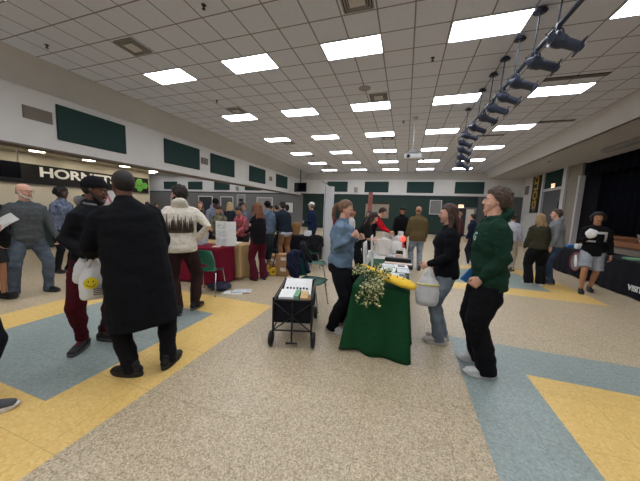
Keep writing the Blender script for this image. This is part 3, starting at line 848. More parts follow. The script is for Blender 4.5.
for k, (x0, y0, x1, lb) in enumerate(((2.98, 7.92, 4.2, 'long dark slot vent in the ceiling right of the stage lights'), (4.2, 11.2, 5.2, 'long dark slot vent near the right cove, farther back'), (2.6, 12.6, 3.6, 'long dark slot vent above the far stage lights'))):
    bm = B(); box(bm, (x0, y0, CH-.015), (x1, y0+.16, CH-.001)); t = tag(obj('slot_vent', bm, 'ventdk'), lb, 'vent', 'slot vents')
    bm = B(); 
    for q in range(3): box(bm, (x0+.02, y0+.02+q*.05, CH-.022), (x1-.02, y0+.03+q*.05, CH-.014))
    obj('fin', bm, 'vent', t)
# sprinklers and detectors
for k, (x, y, lb) in enumerate(((-7.73, 3.89, 'at upper left, near the cove'), (-3.49, 3.89, 'at the top, left of centre'), (-5.99, 7.2, 'left, beyond the first bright panel'), (.32, 6.4, 'centre right, left of the stage lights'), (4.1, 6.7, 'right of the stage lights'), (2.75, 11.2, 'just right of the light pipe'), (-.3, 10.3, 'left of the projector pole'))):
    bm = B(); cyl(bm, (0, 0, -.01), (0, 0, 0), .04, 12); cyl(bm, (0, 0, -.06), (0, 0, -.01), .012, 8); cyl(bm, (0, 0, -.068), (0, 0, -.06), .03, 10)
    tag(obj('sprinkler_head', bm, 'blackp', loc=(x, y, CH)), 'small dark sprinkler head on the ceiling '+lb, 'sprinkler', 'sprinkler heads')
bm = B(); cyl(bm, (0, 0, -.012), (0, 0, 0), .16, 24); tag(obj('ceiling_speaker', bm, 'vent', loc=(-1.3, 7.45, CH)), 'round flush grey ceiling speaker between the middle lights', 'speaker')
# green acoustic panels
def panel(name, a, b_, lab, grp): tag(obj(name, bbox(a, b_, .012), 'panel'), lab, 'wall panel', grp)
pn = ['largest in view, above the black sign', 'second along the left wall', 'third along the left wall', 'fourth along the left wall', 'farthest along the left wall, by the hanging screen']
for k, (y0, y1) in enumerate(((4.86, 6.75), (8.28, 10.18), (10.92, 12.83), (14.33, 16.28), (17.9, 19.85))):
    panel('acoustic_panel', (-9.505, y0, 3.27), (-9.45, y1, 4.23), 'dark green acoustic panel, '+pn[k], 'green panels on the left wall')
pn = ['leftmost of the four, just right of the white boards', 'second from left, above the woman in denim', 'third from left, above the man in olive', 'rightmost, above the hooded man head']
for k, (x0, x1) in enumerate(((-6.95, -5.05), (-3.53, -1.5), (-.03, 2.03), (3.58, 5.6))):
    panel('acoustic_panel', (x0, YB-.05, 3.35), (x1, YB+.005, 4.25), 'green panel on the back wall, '+pn[k], 'green panels on the back wall')
pn = ['first from the left', 'above the white hoodie man', 'right of the white hoodie', 'fourth, above the bending group', 'fifth, near the beam end']
for k, x0 in enumerate((-26.5, -23.0, -19.5, -15.7, -12.2)):
    panel('acoustic_panel', (x0, YB-.05, 3.35), (x0+1.95, YB+.005, 4.2), 'green panel on the hall wall, '+pn[k], 'green panels in the left hall')
for y0, y1, z0, z1, lab in ((4.18, 4.77, 3.64, 3.96, 'grey louvred grille left of the largest green panel'), (10.3, 10.75, 3.6, 3.9, 'small grey grille between second and third green panels'), (16.9, 17.3, 3.6, 3.9, 'small grey grille between the last two green panels')):
    bm = B(); box(bm, (-9.498, y0, z0), (-9.475, y1, z1)); t = tag(obj('wall_grille', bm, 'brown'), lab, 'vent', 'wall grilles')
    bm = B(); n = int((z1-z0)/.035)
    for q in range(n): box(bm, (-9.476, y0+.015, z0+.01+q*.035), (-9.466, y1-.015, z0+.022+q*.035))
    obj('louvre', bm, 'taupe', t)
for x, lab in ((-4.3, 'small grey speaker box between the two left back panels'), (-16.6, 'small grey box on the hall wall between panels'), (-24.0, 'small grey box on the hall wall at left')):
    tag(obj('wall_speaker', bbox((x-.14, YB-.16, 3.3), (x+.14, YB-.002, 3.75), .02), 'vent'), lab, 'speaker', 'wall speakers')
# ------------------------------------------------------------------ sign, hex artwork, screens
sg = tag(obj('wall_sign', bbox((-12.49, 4.55, 2.1), (-12.44, 8.95, 2.78), .008), 'blackp'), 'long black fascia sign with white capital letters HORNETS', 'sign')
RY = Matrix(((0, 0, 1, 0), (1, 0, 0, 0), (0, 1, 0, 0), (0, 0, 0, 1)))     # text plane: reads along +Y, faces +X
lettering('HORNETS', .46, Matrix.Translation((-12.435, 7.06, 2.52)) @ RY @ Matrix.Scale(1.25, 4, V((1, 0, 0))), 'wprint', sg)
hx = tag(obj('hexagon_mural', bbox((-12.49, 9.0, 2.1), (-12.44, 9.90, 2.82), .005), 'blackp'), 'black panel with lime green hexagon outlines beside the sign', 'mural')
def hexa(cy, cz, R): return [(cy+R*math.cos(PI/3*i), cz+R*math.sin(PI/3*i)) for i in range(6)]
for cy, cz in ((9.16, 2.46), (9.43, 2.62), (9.43, 2.30), (9.70, 2.46)):
    bm = B(); prism(bm, hexa(cy, cz, .155), 'X', -12.4405, -12.432); h1 = obj('hexagon', bm, 'hexg', hx)
    bm = B(); prism(bm, hexa(cy, cz, .125), 'X', -12.432, -12.430); obj('inner_line', bm, 'blackp', h1)
    bm = B(); prism(bm, hexa(cy, cz, .105), 'X', -12.430, -12.426); obj('inner_fill', bm, mat('mid_green_print', (86, 176, 70), rough=.6), h1)
t = tag(obj('ceiling_screen', bbox((-11.06, 3.3, 2.17), (-11.0, 4.7, 2.64), .01), 'screen'), 'dark screen hanging from the low ceiling at left edge', 'screen')
bm = B(); cyl(bm, (-11.03, 4.66, 2.64), (-11.03, 4.66, 3.15), .02, 10); cyl(bm, (-11.03, 3.6, 2.64), (-11.03, 3.6, 3.15), .02, 10); obj('mount_pole', bm, 'frame', t)
t = thing('hanging_television', 'black flat television hanging in the back left corner', 'television', (-8.6, 20.5, 3.1), math.radians(-12))
obj('cabinet', bbox((-.62, 0, 0), (.62, .09, .76), .015), 'blackp', t)
obj('screen', bbox((-.58, -.008, .05), (.58, .004, .72), .003), 'screen', t)
bm = B(); box(bm, (-.03, .04, .76), (.03, .08, CH-3.1)); obj('mount_pole', bm, 'blackp', t)
# counter in the left recess
t = thing('serving_counter', 'dark green serving counter along the recess behind the grey-haired men', 'counter', (-11.4, 3.0, 0))
bm = bbox((-.3, -3, 0), (.3, 5.6, .88), .02); obj('counter_body', bm, 'green', t)
bm = bbox((-.36, -3.05, .88), (.36, 5.65, .93), .01); obj('counter_top', bm, 'steel', t)
# ------------------------------------------------------------------ right wall banner, exit signs, doors at the back
bn = tag(obj('wall_banner', bbox((8.14, 20.42, 2.0), (8.19, 21.6, 4.42), .006), 'blackp'), 'tall black hanging banner with gold block lettering by the doorway', 'banner')
RX = Matrix(((0, 0, -1, 0), (-1, 0, 0, 0), (0, 1, 0, 0), (0, 0, 0, 1)))    # faces -X, reads along -Y
RXv = RX @ Matrix.Rotation(PI/2, 4, 'Z')
lettering('GOLD', .78, Matrix.Translation((8.13, 21.0, 3.35)) @ RXv, 'gold', bn)
bm = B(); torus(bm, (8.132, 21.0, 2.3), .2, .035, 'X', 24, 6); obj('emblem', bm, 'grey', bn)
def exit_sign(loc, rz, lab):
    t = thing('exit_sign', lab, 'exit sign', loc, rz, 'exit signs')
    obj('housing', bbox((-.2, -.05, -.13), (.2, .0, .13), .01), 'frame', t)
    bm = B(); box(bm, (-.18, -.056, -.11), (.18, -.05, .11)); obj('face', bm, 'exitm', t)
    lettering('EXIT', .17, Matrix.Translation((0, -.058, 0)) @ Matrix.Rotation(PI/2, 4, 'X'), 'redl', t, .003)
exit_sign((8.14, 18.84, 3.56), math.radians(-90), 'lit exit sign on the beam above the right doorway')
exit_sign((4.14, YB-.003, 2.36), 0, 'small exit sign on the green back wall at right')
dm = B(); box(dm, (3.4, YB-.03, 0), (5.15, YB-.002, 2.2)); d = struct('door_2', dm, 'ventdk')
dm = B(); box(dm, (3.3, YB-.05, 0), (3.4, YB-.0, 2.28)); box(dm, (5.15, YB-.05, 0), (5.25, YB, 2.28)); box(dm, (3.4, YB-.05, 2.2), (5.15, YB, 2.28)); obj('door_frame', dm, 'grey', d)
dm = B(); box(dm, (4.55, YB-.06, .1), (5.1, YB-.03, 2.15)); obj('door_leaf', dm, 'cream', d)
def board(x0, x1, z0, z1, m, lab, frame='frame', name='notice_board', parts=None, y=YB):
    t = thing(name, lab, 'board', ((x0+x1)/2, y-.002, z0)); w_ = (x1-x0)/2; h = z1-z0
    bm = B(); box(bm, (-w_, -.02, 0), (w_, 0, h)); obj('panel', bm, m, t)
    bm = B(); e = .05
    box(bm, (-w_-e, -.035, -e), (w_+e, 0, 0)); box(bm, (-w_-e, -.035, h), (w_+e, 0, h+e)); box(bm, (-w_-e, -.035, 0), (-w_, 0, h)); box(bm, (w_, -.035, 0), (w_+e, 0, h))
    obj('frame', bm, frame, t); return t
board(1.9, 2.7, 1.7, 2.75, 'grey', 'pale grey notice board on green wall behind the man in olive')
board(-11.5, -10.3, 1.3, 2.25, 'paper', 'white framed picture with dark centre on the far grey wall', name='framed_picture', frame='blackp')
bm = B(); ell(bm, (-10.9, YB-.03, 1.75), (.22, .012, .32)); tag(obj('picture_silhouette', bm, 'blackp', smooth=True), 'dark shape in the middle of the white framed picture', 'picture')
t = board(-16.6, -15.7, .9, 2.9, 'vent', 'pale poster with dark marks, far wall above the maroon trousers woman', name='wall_poster')
bm = B(); box(bm, (-.25, -.03, 1.3), (.25, -.021, 1.6)); box(bm, (-.28, -.03, .75), (.22, -.021, 1.1)); obj('poster_mark', bm, 'blackp', t)
t = board(-3.3, -1.4, 1.2, 2.3, 'taupe', 'tan display board on the green back wall behind the red-sleeved man', frame='wood')
for k, (x0, x1, m) in enumerate(((-21.5, -19.8, 'ventdk'), (-25.4, -23.9, 'dkgrey'), (-18.6, -17.2, 'dkgrey'), (-14.2, -12.6, 'vent'))):
    bm = B(); box(bm, (x0, YB-.04, 0), (x1, YB-.002, 2.6)); d = struct('door_%d' % (3+k), bm, m)
    bm = B(); box(bm, (x0-.1, YB-.06, 0), (x0, YB-.001, 2.7)); box(bm, (x1, YB-.06, 0), (x1+.1, YB-.001, 2.7)); box(bm, (x0-.1, YB-.06, 2.6), (x1+.1, YB-.001, 2.7)); obj('door_frame', bm, 'white', d)
bm = B(); box(bm, (8.13, 22.2, 3.3), (8.19, 22.7, 3.9)); tag(obj('wall_speaker', bm, 'grey'), 'grey speaker box high on the white wall beside the banner', 'speaker', 'wall speakers')
t = tag(obj('ceiling_tube_fixture', bbox((7.2, 10.6, 4.28), (7.5, 13.6, 4.448), .06), 'vent'), 'long unlit tube fixture under the low ceiling by the stage', 'light fixture')
bm = B(); cyl(bm, (6.6, 16.0, 4.36), (6.6, 16.0, 4.45), .06, 12); tag(obj('ceiling_sensor', bm, 'frame'), 'small white ceiling sensor right of the banner', 'sensor')
# ------------------------------------------------------------------ stage light pipe
PZ = 4.25
def px(y): return 1.86 - (y-4.3)*.047
t = thing('lighting_pipe', 'long dark pipe hung under the ceiling carrying the stage lights', 'pipe', (px(7), 7, PZ))
bm = B(); o = V((px(7), 7, PZ))
loft(bm, [V((px(3.7), 3.7, PZ))-o, V((px(9.85), 9.85, PZ))-o], [.028, .028], ref=V((1, 0, 0)), n=10); loft(bm, [V((px(9.8), 9.8, PZ+.05))-o, V((px(9.8), 9.8, 3.25))-o], [.028, .028], n=10)
obj('pipe', bm, 'black', t, True)
bm = B(); loft(bm, [V((px(3.7)+.07, 3.7, PZ+.05))-o, V((px(9.8)+.07, 9.8, PZ+.05))-o], [.012]*2, n=8); obj('cable', bm, 'blackp', t, True)
for y in (4.1, 4.75, 5.4, 6.1, 6.75, 7.4, 8.2, 9.5):
    bm = B(); x = px(y)
    loft(bm, [V((x, y, PZ))-o, V((x+.03, y, CH-.005))-o], [.012, .012], n=8)
    cyl(bm, V((x+.03, y, CH-.05))-o, V((x+.03, y, CH-.001))-o, .10, 14, r2=.06)
    obj('hanger', bm, 'black', t, True)
def make_spot():
    t = thing('stage_light', '', 'stage light', group='black stage lights on the pipe')
    bm = B(); d = V((.93, .1, -.36)).normalized(); c = V((.05, 0, -.27))
    P_ = lambda k: c + d*k
    loft(bm, [P_(-.20), P_(-.16), P_(-.04), P_(.02), P_(.10), P_(.30), P_(.33)], [.05, .085, .115, .115, .085, .080, .10], ref=V((0, 1, 0)), n=16)
    for q in (-.13, -.09, -.05): loft(bm, [P_(q-.008), P_(q+.008)], [.128, .128], ref=V((0, 1, 0)), n=16, cap=False)
    obj('lamp_housing', bm, 'black', t, False)
    bm = B(); u = d.cross(V((0, 1, 0)))
    fr = [P_(.335)+V((0, s*.11, 0))+u*q*.11 for s, q in ((-1, -1), (1, -1), (1, 1), (-1, 1))]
    for i in range(4): loft(bm, [fr[i], fr[(i+1) % 4]], [.014, .014], ref=V((.1, 1, .2)), n=6)
    obj('colour_frame', bm, 'black', t)
    bm = B(); loft(bm, [P_(0)+V((0, .125, 0)), V((.02, .125, -.14)), V((0, .06, -.06)), V((0, -.06, -.06)), V((.02, -.125, -.14)), P_(0)-V((0, .125, 0))], [(.018, .005)]*6, ref=V((1, 0, 0)), n=8); obj('yoke', bm, 'black', t)
    bm = B(); box(bm, (-.035, -.03, -.08), (.035, .03, .045)); obj('clamp', bm, 'black', t)
    bm = B(); loft(bm, [P_(-.19), P_(-.26)+V((0, 0, .05)), V((-.16, .05, -.1)), V((-.02, .06, .03))], [.01]*4, n=6); obj('power_cable', bm, 'blackp', t, True)
    return t
sp0 = make_spot(); sp0.scale = (.78, .78, .78)
sn = ['nearest and largest', 'second nearest', 'third from the near end', 'fourth from the near end', 'fifth from the near end', 'sixth from the near end', 'seventh from the near end', 'last on the level pipe', 'top of the far upright stack', 'second down in the far stack', 'third down in the far stack', 'lowest in the far stack']
sy = [4.72, 5.28, 5.95, 6.55, 7.15, 7.75, 8.55, 9.3]
for k in range(12):
    loc = (px(sy[k]), sy[k], PZ) if k < 8 else (px(9.8), 9.8, 4.17-.235*(k-8)); lb = 'black theatre spotlight, '+sn[k]
    if k == 0: sp0.location = loc; sp0['label'] = lb
    else:
        q = dup(sp0, loc, .15 if k >= 8 else random.uniform(-.2, .15), lb)
# projector
t = thing('projector', 'white ceiling projector hanging on a long white pole', 'projector', (.1, 10, 3.5))
obj('projector_body', bbox((-.3, -.2, 0), (.3, .22, .18), .025), 'frame', t)
bm = B(); cyl(bm, (-.14, -.235, .09), (-.14, -.19, .09), .055, 16); obj('lens', bm, 'screen', t)
bm = B(); box(bm, (-.22, -.18, .2), (.22, .18, .24)); box(bm, (-.1, -.1, .24), (.1, .1, .34)); box(bm, (-.05, -.05, .17), (.05, .05, .21)); obj('mount', bm, 'vent', t)
bm = B(); cyl(bm, (0, 0, .3), (0, 0, CH-3.501), .028, 12); cyl(bm, (0, 0, CH-3.53), (0, 0, CH-3.501), .1, 16); obj('pole', bm, 'frame', t, True)
bm = B(); loft(bm, [(.32, .1, .05), (.38, .1, .02), (.38, .1, -.06)], [.02]*3, n=8); obj('cable', bm, 'blackp', t, True)
# ------------------------------------------------------------------ props
def drape(x0, x1, y0, y1, z, zb, flare=.08, amp=.02, wave=16, seed=0, cor_=.10):
    per = []; st = .035
    def side(a, b, n):
        L = (V(b)-V(a)).length; k = max(2, int(L/st))
        for i in range(k): per.append((V(a).lerp(V(b), i/k), V(n)))
    side((x0, y0), (x1, y0), (0, -1)); side((x1, y0), (x1, y1), (1, 0)); side((x1, y1), (x0, y1), (0, 1)); side((x0, y1), (x0, y0), (-1, 0))
    c = V(((x0+x1)/2, (y0+y1)/2)); N = len(per)
    bm = B(); lv = [0, .03, .1, .25, .42, .6, .78, .92, 1]
    rings = []
    for q in lv:
        ring = []
        for i, (p, n) in enumerate(per):
            nn = V((0, 0))
            for d in range(-3, 4): nn += per[(i+d) % N][1]
            nn.normalize(); cor = 1-abs(nn.dot(n))
            s = i*st
            o = flare*q + amp*q*(math.sin(wave*s+seed+1.1*math.sin(s*5+seed)) + .6*math.sin(wave*.43*s+seed*2)) + cor_*q*cor*3
            if q < .05: o = .004 + q*.2
            zz = z - (z-zb)*q + (.035*math.sin(s*6+seed)*q if q == 1 else 0)
            ring.append(bm.verts.new((p.x+nn.x*o, p.y+nn.y*o, max(zb, zz) + (.004 if zb < .02 and q == 1 else 0))))
        rings.append(ring)
    for a, b in zip(rings, rings[1:]):
        for j in range(N): bm.faces.new((a[j], b[j], b[(j+1) % N], a[(j+1) % N]))
    bm.faces.new(rings[0])
    bmesh.ops.recalc_face_normals(bm, faces=bm.faces[:])
    bmesh.ops.solidify(bm, geom=bm.faces[:], thickness=.003)
    return bm
def table(x0, x1, y0, y1, z, label, group='folding tables', top='vent'):
    cx, cy = (x0+x1)/2, (y0+y1)/2; w, h = (x1-x0)/2, (y1-y0)/2
    t = thing('folding_table', label, 'table', (cx, cy, 0), 0, group)
    obj('tabletop', bbox((-w, -h, z-.035), (w, h, z), .01), top, t)
    for sx in (-1, 1):
        for sy in (-1, 1):
            bm = B(); cyl(bm, (sx*(w-.08), sy*(h-.12), 0), (sx*(w-.08), sy*(h-.12), z-.035), .014, 10); obj('leg', bm, 'steel', t, True)
    return t
def clothtable(x0, x1, y0, y1, m, lt_, lc, z=.755, **k):
    table(x0+.01, x1-.01, y0+.01, y1-.01, z, lt_)
    return tag(obj('tablecloth', drape(x0, x1, y0, y1, z+.004, .0, **k), m, smooth=True), lc, 'tablecloth')
def sheet(x, y, z, w, h, a, m, lab, name='leaflet', group=None, th=.003, cat='paper'):
    bm = B(); box(bm, (-w/2, -h/2, 0), (w/2, h/2, th)); o = obj(name, bm, m, loc=(x, y, z), rotz=a)
    return tag(o, lab, cat, group)
def block(name, x, y, z, w, d, h, a, m, lab, cat, group=None, bev=.01):
    return tag(obj(name, bbox((-w/2, -d/2, 0), (w/2, d/2, h), min(bev, h*.3)), m, loc=(x, y, z), rotz=a), lab, cat, group)

TZ = .7635
# --- green table in front and the tables behind it
clothtable(-.49, .10, 2.76, 4.56, 'gcloth', 'folding table hidden under the green cloth in the middle', 'dark green cloth draped to the floor over the centre table', flare=.05, amp=.026, wave=27, seed=2)
for k, (x, y, w, h, a, m, lb) in enumerate(((-.04, 3.42, .2, .27, .05, 'paperprint', 'nearest printed leaflet on the green cloth'), (-.17, 3.72, .2, .27, -.05, 'paper', 'white leaflet left on the green cloth, second row'), (.03, 3.74, .16, .27, .04, 'paperprint', 'printed leaflet by the right edge of the green cloth'),
        (-.19, 4.02, .19, .26, 0, 'paperprint', 'printed leaflet on the green cloth, third row left'), (.0, 4.04, .19, .26, .08, 'paper', 'white leaflet on the green cloth, third row right'), (-.05, 4.27, .42, .12, 0, 'pink', 'pinkish strip of cards behind the leaflets'))):
    sheet(x, y, TZ, w, h, a, m, lb, group='leaflets on the green table', th=.004)
for k, (x, y) in enumerate(((.035, 3.43), (-.16, 3.73), (.0, 4.05))):
    sheet(x, y, TZ+.0045, .1, .12, .05, 'blackp' if k != 1 else 'greenprint', ['small dark card lying on the nearest leaflet', 'small green card lying on the second row leaflet', 'small dark card lying on the third row leaflet'][k], name='card', group='cards on the leaflets')
block('leaflet_tray', -.06, 4.46, TZ, .42, .14, .06, 0, 'blackp', 'low black tray at the far end of the green cloth', 'tray')
# leaning white boards at the left edge
def lean_board(x, y, z, w, h, a, tilt, m, lab):
    t = thing('foam_board', lab, 'board', (x, y, z), a, 'white boards standing on the green table')
    bm = B(); box(bm, (-w/2, -.006, 0), (w/2, .006, h), rot=Matrix.Rotation(tilt, 3, 'X'), piv=(0, 0, 0)); obj('panel', bm, m, t)
    bm = B(); box(bm, (-w*.36, -.008, h*.3), (w*.36, -.0065, h*.85), rot=Matrix.Rotation(tilt, 3, 'X'), piv=(0, 0, 0)); obj('printed_area', bm, 'paperprint', t)
lean_board(-.43, 3.30, TZ, .30, .42, math.radians(91), math.radians(-4), 'paper', 'nearest white board standing on the green table, seen edge on')
lean_board(-.41, 3.85, TZ, .34, .46, math.radians(93), math.radians(-4), 'paper', 'white board standing behind the nearest one on the green table')
# flower bunch hanging over the corner
t = thing('flower_bunch', 'bunch of pale yellow blossoms and leaves over the left corner of the green cloth', 'flowers', (-.27, 2.86, TZ+.01))
random.seed(11)
st, lf, bl = B(), B(), B()
def leafq(bm, p, d, L, wd):
    d = d.normalized(); s = d.cross(V((random.uniform(-1, 1), random.uniform(-1, 1), random.uniform(-1, 1)))).normalized(); n = d.cross(s)*wd*.25
    a = [bm.verts.new(x) for x in (p, p+d*L*.35+s*wd+n, p+d*L, p+d*L*.35-s*wd+n)]; b = bm.verts.new(p+d*L*.4-n)
    for i in range(4): bm.faces.new((a[i], a[(i+1) % 4], b))
for k in range(46):
    a = random.uniform(0, 2*PI); fr = random.random()
    p0 = V((.02, .12, .03)); end = V((-.03+.20*math.cos(a), -.02+.17*math.sin(a), .04+.14*random.random()))
    if fr < .62: end = V((random.uniform(-.14, .16), random.uniform(-.27, -.19), random.uniform(-.17, .05)))
    mid = (p0+end)/2 + V((0, -.06 if fr < .62 else 0, .07 + (.05 if fr < .62 else 0)))
    pts = [p0*(1-u)**2 + mid*2*u*(1-u) + end*u*u for u in [i/7 for i in range(8)]]
    loft(st, pts, [.0022]*8, n=5)
    for i in range(2, 8):
        for q in range(3):
            d = (pts[i]-pts[i-1]).normalized() + V([random.uniform(-1, 1) for _ in range(3)])
            leafq(lf, pts[i], d, random.uniform(.035, .06), .012)
        for q in range(3 if i > 3 else 1):
            ell(bl, pts[i]+V([random.uniform(-.022, .022) for _ in range(3)]), [random.uniform(.006, .011)]*3, seg=6)
obj('stem', st, 'leaf', t); o = obj('foliage', lf, 'leaf', t); o['kind'] = 'stuff'; o = obj('blossom', bl, 'petal', t, True); o['kind'] = 'stuff'
# yellow stuffed paddle across the near edge
t = thing('yellow_plush_paddle', 'long yellow paddle shaped plush lying across the near edge of the green cloth', 'toy', (-.13, 2.87, TZ+.10), math.radians(-34)); t.scale = (1.12, 1.12, 1.12)
bm = B(); loft(bm, [(-.34, 0, .05), (-.22, 0, .03), (-.06, 0, 0)], [(.024, .022), (.028, .025), (.034, .03)], ref=V((0, 1, 0)), n=14)
me = remesh(bm, .01, 2); wrinkle(me, .004, (14, 14, 14)); obj('handle', me, 'yellow', t, True)
bm = B(); loft(bm, [(-.09, 0, 0), (0, 0, -.01), (.10, 0, -.01), (.22, 0, -.02), (.29, 0, -.03)], [(.035, .03), (.075, .035), (.088, .038), (.082, .036), (.045, .026)], ref=V((0, 1, 0)), n=18)
me = remesh(bm, .01, 2); wrinkle(me, .004, (14, 14, 14)); obj('blade', me, 'yellow', t, True)
bm = B()
for k, (x, y) in enumerate(((.02, .02), (.05, -.03), (.09, .03), (.12, -.02), (.16, .03), (.19, -.03), (.22, .02))): ell(bm, (x, y, .026), (.010, .006, .004), Matrix.Rotation(k, 3, 'Z'), seg=8)
obj('face_marking', bm, 'blackp', t)
# goods tables behind
clothtable(-.62, .06, 4.66, 6.42, 'wcloth', 'folding table under the off-white cloth behind the green one', 'off-white cloth over the table behind the green one', flare=.02, amp=.008, wave=18, seed=5, cor_=.01)
clothtable(-.66, .04, 6.50, 8.3, 'skirt', 'folding table under dark cloth beside the red-sleeved man', 'dark cloth over the far centre table by the red-sleeved man', flare=.02, amp=.008, wave=18, seed=9, cor_=.01)
random.seed(5)
def totebag(x, y, z, s, a, m, lab, group):
    t = thing('tote_bag', lab, 'bag', (x, y, z), a, group)
    bm = B(); loft(bm, [(0, 0, .03), (0, 0, .16*s), (0, 0, .30*s)], [(.14*s, .07*s), (.15*s, .065*s), (.13*s, .03*s)], n=18); me = remesh(bm, .014, 2); wrinkle(me, .007, (12, 12, 12), x*9); obj('bag_body', me, m, t, True)
    for sgn in (-1, 1):
        bm = B(); loft(bm, [(-.06*s, sgn*.02, .29*s), (-.05*s, sgn*.02, .40*s), (0, sgn*.02, .44*s), (.05*s, sgn*.02, .40*s), (.06*s, sgn*.02, .29*s)], [(.010, .003)]*5, ref=V((0, 1, 0)), n=8); obj('handle', bm, m, t, True)
totebag(-.33, 4.98, TZ, 1.0, .1, 'tote', 'off-white tote bag standing nearest on the white cloth', 'tote bags on the white table')
totebag(-.12, 5.25, TZ, .85, -.3, 'paper', 'white bag on the white cloth, right of the nearest tote', 'tote bags on the white table')
totebag(-.42, 5.75, TZ, .9, .4, 'tote', 'pale bag farther back on the white cloth, left side', 'tote bags on the white table')
for x, y, w, h, m, lb in ((-.05, 4.80, .12, .07, 'pink', 'pink box at the near right corner of the off-white table'), (-.20, 4.76, .10, .05, 'paperprint', 'printed flat box in the near middle of the off-white table'), (-.54, 4.78, .12, .10, 'paper', 'white box at the near left corner of the off-white table'),
        (-.05, 5.02, .11, .11, 'blackp', 'black box on the off-white table, behind the pink corner box'), (-.56, 5.25, .10, .14, 'pink', 'pink box on the left edge of the off-white table'), (-.36, 5.32, .13, .12, 'kraft', 'brown box in the middle of the off-white table'),
        (-.06, 5.55, .12, .10, 'pink', 'pale pink box on the right edge of the off-white table'), (-.26, 5.52, .12, .16, 'paper', 'upright white box in the middle of the off-white table'), (-.12, 5.80, .14, .15, 'tote', 'cream box on the right, toward the far end of the off-white table'),
        (-.08, 6.15, .12, .18, 'kraft', 'brown box at the far right of the off-white table'), (-.32, 6.18, .13, .15, 'pink', 'pink box at the far end of the off-white table'), (-.54, 6.15, .12, .12, 'paperprint', 'printed box at the far left of the off-white table')):
    block('gift_box', x, y, TZ, w, w*.8, h, random.uniform(-.4, .4), m, lb, 'box', 'small goods on the off-white table')
for k, (x, y, m, h, c) in enumerate(((-.3, 6.7, 'bluep', .1, 'blue'), (-.12, 6.85, 'paper', .22, 'white'), (-.45, 6.95, 'paper', .12, 'small white'), (-.2, 7.3, 'pink', .16, 'pink'), (-.38, 7.6, 'paperprint', .2, 'printed'), (-.08, 7.7, 'paper', .3, 'tall white'), (-.3, 8.0, 'kraft', .14, 'brown'))):
    block('carton', x, y, TZ, .16, .12, h, k, m, c+' carton on the dark table beside the red-sleeved man', 'carton', 'cartons on the far centre table')
t = thing('red_lamp', 'small glowing red lamp on the far centre table', 'lamp', (.0, 6.62, TZ))
bm = B(); cyl(bm, (0, 0, 0), (0, 0, .03), .06, 14); cyl(bm, (0, 0, .03), (0, 0, .14), .02, 10); obj('base', bm, 'redp', t); bm = B(); ell(bm, (0, 0, .19), (.055, .055, .07)); obj('bulb', bm, 'redlamp', t, True)
t = thing('tall_post', 'tall reddish wooden post behind the leaning woman', 'post', (-1.15, 8.9, 0))
bm = B(); cyl(bm, (0, 0, .04), (0, 0, 2.25), .07, 14); obj('pole', bm, mat('red_brown_paint', (120, 62, 52), rough=.7), t, True); bm = B(); cyl(bm, (0, 0, 0), (0, 0, .04), .22, 20); obj('foot', bm, 'blackp', t, True)
# --- folding wagon
wg = thing('folding_wagon', 'black folding wagon cart loaded with white papers beside the centre table', 'wagon', (-1.24, 2.96, 0), math.radians(17))
W2, L2_ = .205, .42; ZB, ZT = .30, .545
bm = B()
for a, b_, c, d in ((-W2, -L2_, W2, -L2_+.012), (-W2, L2_-.012, W2, L2_), (-W2, -L2_, -W2+.012, L2_), (W2-.012, -L2_, W2, L2_)): box(bm, (a, b_, ZB), (c, d, ZT))
box(bm, (-W2, -L2_, ZB-.012), (W2, L2_, ZB)); obj('fabric_tub', bm, cloth((26, 27, 32)), wg)
bm = B(); z = ZT+.01
cs = [(-W2-.01, -L2_-.01), (W2+.01, -L2_-.01), (W2+.01, L2_+.01), (-W2-.01, L2_+.01)]
for i in range(4):
    a, b_ = cs[i], cs[(i+1) % 4]; loft(bm, [(a[0], a[1], z), (b_[0], b_[1], z)], [.012]*2, n=8); loft(bm, [(a[0], a[1], .17), (a[0], a[1], z+.02)], [.012]*2, n=8); loft(bm, [(a[0], a[1], .2), (b_[0], b_[1], .2)], [.01]*2, n=8)
loft(bm, [(cs[0][0], cs[0][1]-.004, .2), (cs[1][0], cs[1][1]-.004, z-.02)], [.008]*2, n=6); loft(bm, [(cs[1][0], cs[1][1]-.012, .2), (cs[0][0], cs[0][1]-.012, z-.02)], [.008]*2, n=6)
obj('frame', bm, 'blackp', wg, True)
bm = B(); loft(bm, [(0, -L2_-.02, .52), (0, -L2_-.035, .28), (0, -L2_-.03, .06)], [.011]*3, n=8); loft(bm, [(-.06, -L2_-.03, .06), (.06, -L2_-.03, .06)], [.012]*2, n=8); obj('pull_handle', bm, 'blackp', wg, True)
for sx in (-1, 1):
    for sy in (-1, 1):
        bm = B(); c = (sx*(W2+.035), sy*(L2_-.02), .088); torus(bm, c, .064, .026, 'X', 24, 8); cyl(bm, (c[0]-.014, c[1], c[2]), (c[0]+.014, c[1], c[2]), .05, 16)
        wl = obj('wheel', bm, 'blackp', wg, True); bm = B(); cyl(bm, (c[0]-.02, c[1], c[2]), (c[0]+.02, c[1], c[2]), .02, 10); obj('hub', bm, 'ventdk', wl, True)
        bm = B(); loft(bm, [(sx*(W2+.01), sy*(L2_+.01), .2), (sx*(W2+.012), sy*L2_, .088), (sx*(W2+.03), sy*(L2_-.02), .088)], [.009]*3, n=6); obj('wheel_fork', bm, 'black', wg, True)
bm = B(); box(bm, (-W2+.014, .12, ZT+.0), (W2-.014, L2_-.01, ZT+.12), rot=Matrix.Rotation(-.15, 3, 'X')); 
WG = Matrix.Translation((-1.24, 2.96, 0)) @ Matrix.Rotation(math.radians(17), 4, 'Z')
bm.free()
